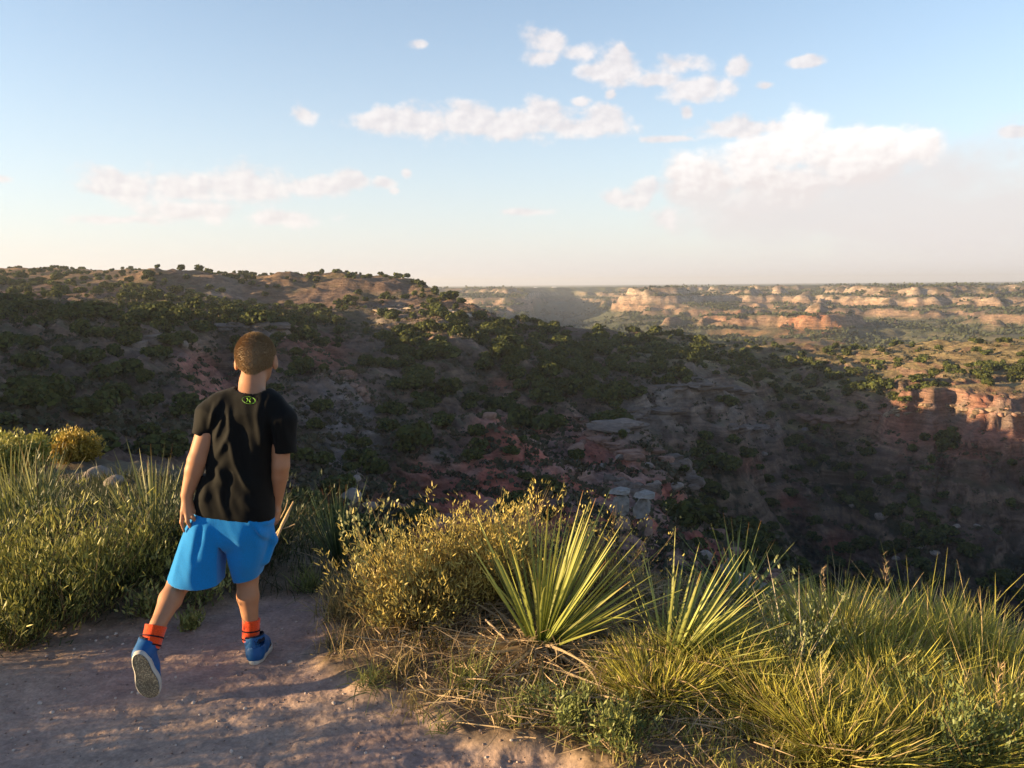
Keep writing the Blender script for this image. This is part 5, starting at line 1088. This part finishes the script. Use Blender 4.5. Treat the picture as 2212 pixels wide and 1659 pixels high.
def shrub(name, p, R, Hh, label, cat, seed, ntw=110, nleaf=9, leaf=.012, lw=.004, colr=(.2, .2, .05), colt=None, stemc=(.16, .12, .07), elr=(25, 88), group=None, upright=.6, kind='leaf', mat=None):
    """twiggy shrub: stems fanning out of the crown, leaves along the outer part of each"""
    g = np.random.default_rng(seed); rt = empty(name, p); tag(rt, label, cat, group)
    a = g.uniform(0, 2 * math.pi, ntw); el_ = np.radians(g.uniform(*elr, ntw)); d = dir_el(a, el_); hd_ = np.cos(el_) * R + np.sin(el_) * Hh; ln = hd_ * g.uniform(.45, 1.12, ntw) * (1 + .22 * np.sin(a * 3 + seed))
    b = np.stack([g.normal(0, .10 * R, ntw), g.normal(0, .10 * R, ntw), np.zeros(ntw)], 1); up_ = -upright * .35 * np.cos(el_)
    v, f, c = ribbons(b, d, ln, .0042 if R < .6 else .012, g, droop=up_, segs=4, cb=stemc, ct=np.array(stemc) * 1.3, taper=1.5, wob=.12); mk('stems', v, f, M_twig, rt, c)
    t_ = g.uniform(.35, 1.0, (ntw, nleaf)); Pl = b[:, None] + d[:, None] * (ln[:, None] * t_)[..., None]; Pl[..., 2] += -(up_[:, None]) * ln[:, None] * t_ ** 2
    Pl = Pl + g.normal(0, .022 * R / .35, Pl.shape); Pl[..., 2] = np.maximum(Pl[..., 2], .01); m = ntw * nleaf
    dl = np.repeat(d, nleaf, 0) * .5 + rnd_unit(m, g) * .55 + np.array([0, 0, upright]); k3 = 3 if kind == 'needle' else 2
    Pk = np.repeat(Pl.reshape(-1, 3), k3, 0) + g.normal(0, leaf * .5, (m * k3, 3)); dk = np.repeat(dl, k3, 0) + .5 * rnd_unit(m * k3, g)
    ct_ = colr if colt is None else colt; tt3 = np.repeat(t_.reshape(-1), k3)[:, None]; mixr = np.clip((tt3 - .55) * 2.2 + .35 * (g.random((m * k3, 1)) - .3), 0, 1); cc = (np.array(colr) * (1 - mixr) + np.array(ct_) * mixr) * (.62 + .38 * np.clip((tt3 - .3) * 2, 0, 1))  # inner leaves dark, tips bright: sun and self-shade painted into the colour
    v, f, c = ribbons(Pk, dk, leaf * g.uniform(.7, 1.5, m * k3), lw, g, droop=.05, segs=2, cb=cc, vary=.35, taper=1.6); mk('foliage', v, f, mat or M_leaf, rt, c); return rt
def tuft(p, n, L, g, spread=35, w=.0028, cb=(.12, .12, .04), ct=(.24, .21, .08), droop=.35, rb=.04, lean=(0, 0)):
    a = g.uniform(0, 2 * math.pi, n); el_ = np.radians(90 - np.abs(g.normal(0, spread, n)).clip(0, 85)); d = dir_el(a, el_); d[:, 0] += lean[0]; d[:, 1] += lean[1]
    b = np.array(p) + np.stack([g.normal(0, rb, n), g.normal(0, rb, n), np.zeros(n)], 1); return ribbons(b, d, g.uniform(.4, 1.1, n) * L, w * g.uniform(.7, 1.4, n), g, droop=g.uniform(.2, 1.3, n) * droop, segs=4, cb=cb, ct=ct, vary=.35, wob=.15)
def tuft_obj(name, p, label, cat, seed, group=None, mat=None, **kw):
    g = np.random.default_rng(seed); v, f, c = tuft((0, 0, 0), g=g, **kw); o = mk(name, v, f, mat or M_leaf, None, c, loc=p); tag(o, label, cat, group); return o
GOLD = (.42, .30, .07); GOLD2 = (.50, .42, .12); OLV = (.15, .16, .045); YG = (.27, .28, .055)
# yuccas: light painted in, leaf colours brighter where sunlit and darker where shaded
yucca(place(1165, 1412), 105, .66, 'large yucca with a wide fan of stiff leaves, centre of the foreground', 1, spread=(34, 88), lean=(.34, .10), dead=170, w=.0145, cb=(.15, .20, .04), ct=(.42, .41, .10))
yucca(place(1440, 1450), 115, .54, 'sunlit yucca leaning right, just right of the large one', 2, spread=(22, 75), lean=(.75, .15), dead=50, cb=(.18, .22, .05), ct=(.42, .42, .12), w=.012)
yucca(place(1590, 1440, 3.75), 90, .46, 'half-shaded yucca behind the grass, between the leaning yucca and the broom mounds', 3, spread=(10, 70), lean=(.4, .3), dead=10, w=.011)
yucca(place(335, 1250, 4.5), 85, .64, 'yucca behind the boy to the left, upper leaves catching the sun', 4, spread=(14, 86), lean=(-.05, .1), dead=30, w=.015, cb=(.07, .11, .035), ct=(.26, .25, .09))
yucca(place(30, 1160, 5.6), 80, .66, 'tall yucca at the left edge with a bent dead flower stalk', 5, spread=(35, 88), dead=24, w=.015, ct=(.26, .25, .10), stalk=0)
yucca(place(90, 1180, 5.4), 50, .58, 'narrow yucca beside the one at the left edge', 15, spread=(50, 88), dead=24, w=.013, ct=(.27, .25, .11), stalk=.45)
yucca(place(735, 1240, 4.3), 90, .50, 'dark narrow-leaved yucca on the rim right of the boy', 6, spread=(55, 88), dead=10, w=.009, cb=(.04, .07, .03), ct=(.07, .11, .05))
yucca(place(215, 1270, 4.1), 60, .5, 'shaded yucca with dark arching leaves between the left shrubs', 7, spread=(10, 70), dead=8, w=.012, cb=(.05, .08, .03), ct=(.08, .12, .05))
# dry stalks by the boy's right hand
rt = empty('dry_stalk', BP(838, 900, 3.30) if 'BP' in globals() else place(625, 1130, 3.4)); tag(rt, 'bundle of broken dry yucca stalks sticking out beside the boy\'s right hand', 'dry stalks')
p0 = np.array(rt.location); P_ = lambda q1, q2, y=3.34: at_y(q1, q2, y) - p0
for nm_, pts_, rr2 in (('stalk', [(596, 1168), (609, 1135), (622, 1108), (634, 1083)], [.006, .008, .007, .003]), ('stalk', [(592, 1160), (608, 1138), (624, 1112)], [.005, .006, .003]), ('stalk', [(612, 1142), (626, 1137), (637, 1132)], [.002, .003, .002]), ('stalk', [(606, 1120), (616, 1100), (622, 1080)], [.002, .0025, .0015]), ('stem', [(605, 1148), (609, 1158), (618, 1166), (622, 1175)], [.003, .003, .0025, .002])):
    v, f, c = tube([P_(*q) for q in pts_], rr2, (.52, .38, .22) if nm_ == 'stalk' else (.12, .13, .05)); mk(nm_, v, f, M_twig, rt, c)
# golden shrubs behind and left of the large yucca
shrub('shrub', place(905, 1385, 3.45), .34, .30, 'golden-leaved twiggy shrub left of the large yucca, with bare twigs on top', 'shrub', 11, ntw=330, nleaf=16, colr=(.34, .24, .07), colt=GOLD2, leaf=.022, lw=.0055, kind='needle', elr=(12, 88))
shrub('shrub', place(1075, 1375, 3.55), .30, .37, 'golden flowering shrub directly behind the left half of the large yucca', 'shrub', 12, ntw=300, nleaf=17, colr=(.36, .26, .07), colt=(.55, .44, .12), leaf=.019, lw=.0058, kind='needle', elr=(25, 88))
shrub('shrub', place(1300, 1370, 3.6), .30, .38, 'sparse golden shrub showing through the leaves at the right of the large yucca', 'shrub', 13, ntw=90, nleaf=9, colr=GOLD, colt=GOLD2, leaf=.012, lw=.006)
shrub('shrub', place(822, 1350, 3.7), .14, .42, 'thin upright sapling with small round leaves at the left end of the golden shrub', 'shrub', 14, ntw=16, nleaf=16, colr=(.26, .27, .10), colt=(.32, .32, .14), leaf=.018, lw=.012, elr=(62, 88))
# fleshy-leaved shrubs at the left
left = [((40, 1395), 3.35, .38, .22, 'bushy yellow-green shrub at the bottom left corner of the verge, beside the path'), ((165, 1372), 3.55, .38, .27, 'sunlit yellow-green shrub with upright twigs, second from the left edge of the path'), ((265, 1340), 3.9, .28, .22, 'smaller yellow-green shrub just left of the boy\'s rear knee'),
        ((90, 1300), 4.2, .45, .26, 'dark green shrub filling the shade behind the left shrubs'), ((400, 1275), 4.2, .42, .30, 'dark shrub behind the boy\'s blue shorts'), ((560, 1262), 4.4, .42, .28, 'dark shrub right behind the boy\'s front leg'), ((-40, 1350), 3.6, .45, .26, 'shrub cut off by the left edge of the picture')]
for i, ((qx_, qy_), D_, R_, H_, lab) in enumerate(left):
    dk = i in (3, 4, 5); shrub('shrub', place(qx_, qy_, D_), R_, H_, lab, 'shrub', 30 + i, ntw=170 if not dk else 120, nleaf=13, leaf=.030, lw=.0058, colr=(.075, .10, .03) if not dk else (.04, .06, .025), colt=(.34, .32, .07) if not dk else (.07, .09, .035), elr=(15, 88), kind='needle', upright=.9)  # shrubs at the back get darker leaves, their shade painted in
for i, (qx_, qy_, R_, H_, lab) in enumerate([(322, 1336, .13, .11, 'small leafy sprig on the path edge left of the boy\'s rear leg'), (425, 1318, .14, .17, 'small leafy plant between the boy\'s legs'), (412, 1362, .06, .05, 'tiny seedling on the path beside the boy\'s sock'), (505, 1275, .16, .16, 'low leafy plant seen between the boy\'s thighs')]):
    shrub('small_plant', place(qx_, qy_), R_, H_, lab, 'plant', 50 + i, ntw=26, nleaf=7, leaf=.026, lw=.010, colr=(.20, .22, .06), colt=(.30, .30, .10), elr=(20, 80))
# bushes down the slope on the left, catching the sun
for i, (qx_, D_, R_, H_, lab, c1, c2) in enumerate([(165, 16.5, .34, .10, 'rounded golden bush lit by the sun on the slope at the left', (.36, .25, .04), (.44, .32, .06)), (30, 15.5, .42, .15, 'yellow-green bush at the far left edge beside the golden bush', (.22, .22, .04), (.32, .30, .06)), (95, 17.5, .45, .05, 'lower yellow-green bush between the golden bush and the one at the left edge', (.22, .22, .04), (.30, .29, .06)), (-20, 14.5, .45, .15, 'bush cut by the left picture edge down the slope', (.2, .2, .04), (.3, .28, .06))]):
    p_, r_ = hit(qx_, 985); p_ = at_r(qx_, 985, D_); p_ = np.array([p_[0], p_[1], zat(p_[0], p_[1])]); shrub('bush', p_, R_, H_ + .25, lab, 'bush', 60 + i, ntw=420, nleaf=18, leaf=.05, lw=.026, colr=c1, colt=c2, elr=(5, 88), kind='needle')
# broom-like mounds on the right
mounds = [(1800, 3.30, .30, .40, 'left mound of fine yellow-green broom stems'), (1890, 3.05, .30, .34, 'broom mound in the middle of the right foreground, over a dark hollow'), (2010, 3.35, .34, .44, 'tallest broom mound with long upright stems, near the right edge'), (2130, 3.10, .30, .42, 'broom mound at the right edge behind dry stems'), (2190, 2.65, .30, .36, 'bright broom clump in the lower right corner'), (1560, 3.0, .30, .24, 'low broom patch below the leaning yucca'), (1690, 2.75, .28, .22, 'low yellow-green broom patch left of the sage plant'), (1990, 2.65, .34, .28, 'broom patch at the bottom right, in front of the tall mound'), (1420, 2.85, .26, .18, 'thin low broom patch in front of the leaning yucca'), (1820, 2.55, .30, .24, 'broom patch along the bottom edge right of the sage plant')]
for i, (qx_, D_, R_, H_, lab) in enumerate(mounds):
    g = np.random.default_rng(80 + i); p_ = place(qx_, 1450, D_); rt = empty('broom_bush', p_); tag(rt, lab, 'bush', 'broom mounds in the right foreground')
    n = 2600; a = g.uniform(0, 2 * math.pi, n); rr2 = R_ * .55 * np.sqrt(g.random(n)); b = np.stack([rr2 * np.cos(a), rr2 * np.sin(a), np.zeros(n)], 1); b[:, 2] = [zat(p_[0] + x_, p_[1] + y_) - p_[2] for x_, y_ in b[:, :2]]
    dome = 1.0; el_ = np.radians((86 - 62 * (rr2 / (R_ * .55)) ** 1.3 + g.normal(0, 9, n)).clip(12, 89)); d = dir_el(np.arctan2(b[:, 0], b[:, 1]) + g.normal(0, .45, n), el_)
    H_ = H_ * .74; ln = (H_ * np.sin(el_) + R_ * .62 * np.cos(el_)) * g.uniform(.5, 1.08, n); ln = np.where(g.random(n) < .04, ln * 1.4, ln); dry = (g.random(n) < .22)[:, None]
    cb = np.where(dry, np.array([.30, .21, .10]), np.array([.22, .23, .05])); ct = np.where(dry, np.array([.55, .42, .20]), np.array([.50, .46, .09]))
    v, f, c = ribbons(b, d, ln, .0038, g, droop=g.uniform(-.05, .2, n), segs=4, cb=cb, ct=ct, vary=.3, wob=.12, taper=2); mk('stems', v, f, M_leaf, rt, c)
    m = 2200; a = g.uniform(0, 2 * math.pi, m); u = g.random(m); rr2 = R_ * np.sqrt(u); zz_ = H_ * np.sqrt(np.clip(1 - (rr2 / (R_ * 1.1)) ** 2, .05, 1)) * g.uniform(.25, .85, m)
    b = np.stack([rr2 * np.cos(a), rr2 * np.sin(a), zz_], 1); v, f, c = ribbons(b, rnd_unit(m, g) + np.array([0, 0, .9]), g.uniform(.02, .07, m), .003, g, droop=.1, segs=2, cb=(.26, .27, .06), ct=(.46, .43, .10), vary=.35); mk('twigs', v, f, M_leaf, rt, c)
shrub('sage_plant', place(1712, 1560, 2.95), .20, .42, 'grey-green sage plant with a pale upright stem in front of the broom mounds', 'plant', 95, ntw=34, nleaf=14, leaf=.016, lw=.006, colr=(.14, .18, .07), colt=(.24, .26, .11), elr=(50, 88), kind='needle', stemc=(.34, .29, .22))
shrub('sage_plant', place(2080, 1640, 2.45), .22, .22, 'dark bluish-green sage plant at the bottom edge near the right corner', 'plant', 97, ntw=70, nleaf=14, leaf=.018, lw=.006, colr=(.12, .16, .05), colt=(.20, .24, .08), elr=(30, 88), kind='needle')
shrub('sage_plant', place(1215, 1585), .13, .12, 'dark green leafy plant at the path edge below the large yucca', 'plant', 98, ntw=34, nleaf=12, leaf=.018, lw=.006, colr=(.12, .155, .045), colt=(.22, .25, .08), elr=(20, 88), kind='needle')
shrub('sage_plant', place(1340, 1620), .15, .11, 'low dark green plant at the path edge near the bottom of the picture', 'plant', 99, ntw=34, nleaf=12, leaf=.018, lw=.006, colr=(.12, .155, .045), colt=(.24, .26, .08), elr=(15, 88), kind='needle')
# grass tufts one can point at
TF = [(1010, 1492, .26, 120, 'upright green grass tuft standing alone in front of the big yucca', 30), (905, 1525, .15, 110, 'low golden-green grass tuft on the sandy edge, left of the upright green tuft', 50), (800, 1480, .14, 120, 'small grass tuft on the shaded edge, nearest the boy\'s shadow', 50), (860, 1455, .16, 120, 'grass tuft at the foot of the golden shrub', 45),
      (1115, 1560, .20, 150, 'bright arching grass tuft at the sandy edge, bottom centre', 42), (1180, 1500, .16, 120, 'green tuft under the dead leaves of the big yucca', 40), (1260, 1530, .18, 140, 'grass tuft between the bright arching tuft and the low broom', 42), (735, 1330, .22, 190, 'pale bent grass tuft on the path edge right of the boy', 48), (770, 1290, .26, 170, 'tall pale dry grass leaning over beside the sapling', 35),
      (1350, 1580, .16, 130, 'grass tuft by the path edge, right of the bottom-centre plants', 45), (740, 1395, .12, 120, 'low spreading tuft where the boy\'s shadow leaves the path', 60), (670, 1275, .22, 150, 'shaded grass clump behind the end of the path', 40), (960, 1570, .10, 80, 'tiny grass tuft on bare sand at the lower centre', 50)]
for i, (qx_, qy_, L_, n_, lab, sp_) in enumerate(TF):
    dryt = i in (1, 3, 7, 8, 10); tuft_obj('grass_tuft', place(qx_, qy_), lab, 'grass', 120 + i, 'single grass tufts beside the path', n=n_, L=L_, spread=sp_, rb=.035 + .02 * dryt, w=.0034, cb=(.20, .17, .07) if dryt else (.11, .14, .04), ct=(.44, .35, .15) if dryt else (.26, .27, .08), lean=(.1, -.15))
# tall dry seed stems standing above the right-hand plants
for i, (qx_, D_, L_, lab) in enumerate([(1745, 3.35, .44, 'thin bare stem rising at the left end of the broom mounds'), (1772, 3.3, .40, 'pale feathery seed stem, thickest one above the left broom mound'), (1905, 3.35, .46, 'curved dry seed stem between the two tall broom mounds'), (1935, 3.35, .40, 'forked dry stem leaning right between the broom mounds'), (2140, 3.3, .56, 'longest single green stem near the right edge'), (2165, 2.6, .34, 'pale straight dry stem in the right corner')]):
    g = np.random.default_rng(150 + i); p_ = place(qx_, 1400, D_); n = 4 if i not in (0, 4) else 2; a = g.uniform(0, 6.3, n)
    v, f, c = ribbons(g.normal(0, .006, (n, 3)) * (1, 1, 0), dir_el(a, np.radians(g.uniform(76, 88, n))), L_ * .78 * g.uniform(.8, 1.05, n), .005, g, droop=.03, segs=6, cb=(.34, .25, .12), ct=(.46, .32, .16), wob=.1, taper=2)
    A2 = Acc(); A2.add(v, f, c)
    if i in (1, 2, 5):
        b = np.stack([g.normal(0, .006, 60), g.normal(0, .006, 60), L_ * g.uniform(.45, 1.0, 60)], 1); v, f, c = ribbons(b, rnd_unit(60, g) + (0, 0, 1.6), .03, .0035, g, segs=2, cb=(.48, .34, .19)); A2.add(v, f, c)
    o = A2.obj('seed_stem', M_dry, loc=p_); tag(o, lab, 'dry stem')
# dead twig lying on sand
v, f, c = tube([place(950, 1563) + (0, 0, .012), place(1080, 1583) + (0, 0, .016), place(1135, 1594) + (0, 0, .01)], [.0022, .002, .0012], (.50, .38, .22)); o = mk('dry_twig', v, f, M_twig, None, c); tag(o, 'long thin straw lying on the bare sand at the lower centre', 'straw')
v, f, c = tube([place(1050, 1390) + (0, 0, .10), place(1100, 1425) + (0, 0, .07), place(1160, 1475) + (0, 0, .02)], [.005, .006, .003], (.42, .32, .22)); o = mk('dry_twig', v, f, M_twig, None, c); tag(o, 'broken grey yucca leaf leaning at the foot of the large yucca', 'dead leaf')
# uncountable ground cover -------------------------------------------------
g = np.random.default_rng(77); A1 = Acc(); A2 = Acc()
def scat(n, x0, x1, y0, y1, test):
    x = g.uniform(x0, x1, n); y = g.uniform(y0, y1, n); k = test(x, y); return x[k], y[k]
pd_ = lambda x, y: poly_d(x, y, PW)
# tufts through the verge right of the path
x, y = scat(4000, -.9, 2.9, 2.1, 4.3, lambda x, y: (pd_(x, y) < -.02 - .10 * g.random(len(x))) & (fbm(x, y, .35, 2, 500) > -.55))
z = zatv(x, y); hn = np.clip(1.6 * fbm(x, y, .3, 2, 510), -.8, 1)
for k in range(len(x)):
    if x[k] < .25 and g.random() < .35: continue
    rgt = x[k] > .55; dryk = g.random() < (.30 if rgt else .62); L_ = (.10 if rgt else .085) * g.uniform(.6, 1.4) * (1 + .5 * hn[k]); n_ = 9
    v, f, c = tuft((x[k], y[k], z[k] - .005), n_, L_, g, spread=32 if rgt else 45, w=.0036, cb=(.36, .27, .12) if dryk else (.19, .20, .05), ct=(.55, .43, .20) if dryk else (.42, .39, .10), rb=.022, droop=.4); A1.add(v, f, c)
# left verge and slope: longer grass, its colour darkened to paint in the shade
x, y = scat(9000, -7.5, -.3, 3.2, 11, lambda x, y: (pd_(x, y) < -.03) & (g.random(len(x)) < np.clip(4.4 / y, .2, 1)))
z = zatv(x, y)
for k in range(len(x)):
    s_ = y[k] / 4; v, f, c = tuft((x[k], y[k], z[k] - .01), 7, .20 * g.uniform(.5, 1.3) * min(s_, 1.6), g, spread=34, w=.0042 * s_, cb=(.03, .04, .016), ct=(.085, .09, .035), rb=.04 * s_, droop=.4); A1.add(v, f, c)
# rim edge: grass hanging over
x, y = scat(2600, -.9, 3.0, 3.5, 5.2, lambda x, y: x > -2); z = zatv(x, y)
for k in range(len(x)):
    v, f, c = tuft((x[k], y[k], z[k] - .01), 7, .14 * g.uniform(.5, 1.4), g, spread=36, w=.0045, cb=(.07, .08, .035), ct=(.16, .16, .06), rb=.05, droop=.4); A1.add(v, f, c)
o = A1.obj('grass', M_leaf); tag(o, kind='stuff')
# dry litter: fallen leaves and stems lying about
n = 5800; x, y = scat(n * 3, -.55, 2.4, 2.4, 3.9, lambda x, y: (pd_(x, y) < -.01) & (g.random(len(x)) < .25 + .75 * np.exp(-(((x - .35) / .55) ** 2 + ((y - 3.25) / .45) ** 2))))
x, y = x[:n], y[:n]; n = len(x); b = np.stack([x, y, zatv(x, y) + g.uniform(.004, .09, n)], 1); v, f, c = ribbons(b, dir_el(g.uniform(0, 6.3, n), np.radians(g.normal(4, 13, n))), g.uniform(.04, .22, n), .0042, g, droop=.08, segs=3, cb=(.40, .29, .18), ct=(.46, .34, .20), vary=.4, wob=.25); A2.add(v, f, c)
n = 1800; x, y = scat(n * 3, -.9, .9, 2.9, 3.9, lambda x, y: (pd_(x, y) < -.03)); x, y = x[:n], y[:n]; n = len(x); b = np.stack([x, y, zatv(x, y)], 1)
v, f, c = ribbons(b, dir_el(g.uniform(0, 6.3, n), np.radians(g.uniform(15, 85, n))), g.uniform(.06, .24, n), .0032, g, droop=.15, segs=4, cb=(.28, .20, .11), ct=(.38, .29, .16), vary=.4, wob=.35); A2.add(v, f, c)
o = A2.obj('dry_litter', M_dry); tag(o, kind='stuff')
# gravel ----------------------------------------------------------------
M_peb = simple('pebble_stone', (0, 0, 0), rough=.85, useattr=True, nscale=60, namt=.2)
A3 = Acc(); n = 5200; x = g.uniform(-3.6, 1.3, n); y = g.uniform(1.9, 4.3, n); k = pd_(x, y) > -.06; x, y = x[k], y[k]; z = zatv(x, y)
for k in range(len(x)):
    r_ = .0022 + .0042 * g.random() ** 3; v, f = ICO1; c = np.array([(.30, .22, .18), (.40, .32, .27), (.22, .15, .12)][g.integers(3)]) * g.uniform(.8, 1.2)
    A3.add(v * r_ * g.uniform(.7, 1.3, 3) * (1, 1, .7) + g.normal(0, .10 * r_, v.shape) + (x[k], y[k], z[k] + r_ * .2), f, c)
o = A3.obj('gravel', M_peb); tag(o, kind='stuff')
PM = [mk_mesh('stone', rock_geo(500 + k, 2)[0], ICO2[1], M_peb, (.56, .47, .41)) for k in range(4)]
ST = [(627, 1433, 11), (722, 1522, 10), (755, 1532, 6), (530, 1533, 9), (418, 1520, 10), (303, 1576, 9), (320, 1583, 6), (432, 1547, 6), (250, 1512, 6), (86, 1522, 10), (113, 1540, 9), (63, 1583, 8), (395, 1515, 5), (285, 1500, 7), (298, 1500, 7), (456, 1467, 6), (380, 1465, 7), (330, 1468, 5), (470, 1440, 6),
      (540, 1368, 8), (560, 1352, 7), (610, 1360, 6), (640, 1345, 5), (250, 1370, 9), (232, 1378, 8), (208, 1385, 7), (195, 1366, 6), (265, 1392, 6), (160, 1404, 6), (100, 1420, 5), (790, 1628, 8), (830, 1615, 6), (800, 1560, 5), (875, 1490, 7), (742, 1500, 5), (690, 1480, 4), (660, 1500, 5), (900, 1600, 6), (500, 1625, 9), (520, 1640, 8), (1050, 1640, 7), (1105, 1605, 8), (30, 1625, 7), (200, 1620, 6), (380, 1610, 5), (850, 1640, 9), (1010, 1500, 7), (15, 1480, 6), (140, 1490, 6), (470, 1560, 5), (580, 1570, 5)]
for i, (qx_, qy_, s_) in enumerate(ST):
    p_ = place(qx_, qy_); r_ = s_ * p_[1] * 1.1 / FQ * .5; o = bpy.data.objects.new('stone', PM[i % 4]); COL.objects.link(o); o.location = p_ + (0, 0, r_ * .25); o.scale = (r_ * 1.15, r_, r_ * .8); o.rotation_euler = (.3 * (i % 3), 0, i * 1.3)
    lab, gr = ('largest pale pebble on the path, right of the boy\'s front shoe', None) if i == 0 else (('pale pebble along the far edge of the path by the shrubs', 'pebbles along the verge') if qy_ < 1425 else ('pale pebble lying loose on the dusty path', 'loose pebbles on the path'))
    tag(o, lab, 'stone', gr)
# shrubs just outside the left of the picture that shade the near path
for i, (x_, y_, R_, H_) in enumerate([(-4.6, 1.3, .6, .50), (-5.2, .5, .7, .60), (-4.9, 2.1, .6, .50), (-4.2, .3, .5, .38), (-6.0, 1.4, .8, .7), (-3.15, 1.35, .42, .36), (-3.3, 2.05, .42, .40), (-3.0, .75, .40, .34), (-3.5, 2.7, .45, .38), (-2.7, .2, .35, .26)]):
    shrub('shrub', np.array([x_, y_, zat(x_, y_)]), R_, H_, 'shrub beside the path outside the left of the picture', 'shrub', 180 + i, ntw=160, nleaf=12, leaf=.03, lw=.016, colr=(.14, .17, .05), colt=(.24, .25, .07), elr=(10, 88), kind='needle', group='shrubs left of the picture')
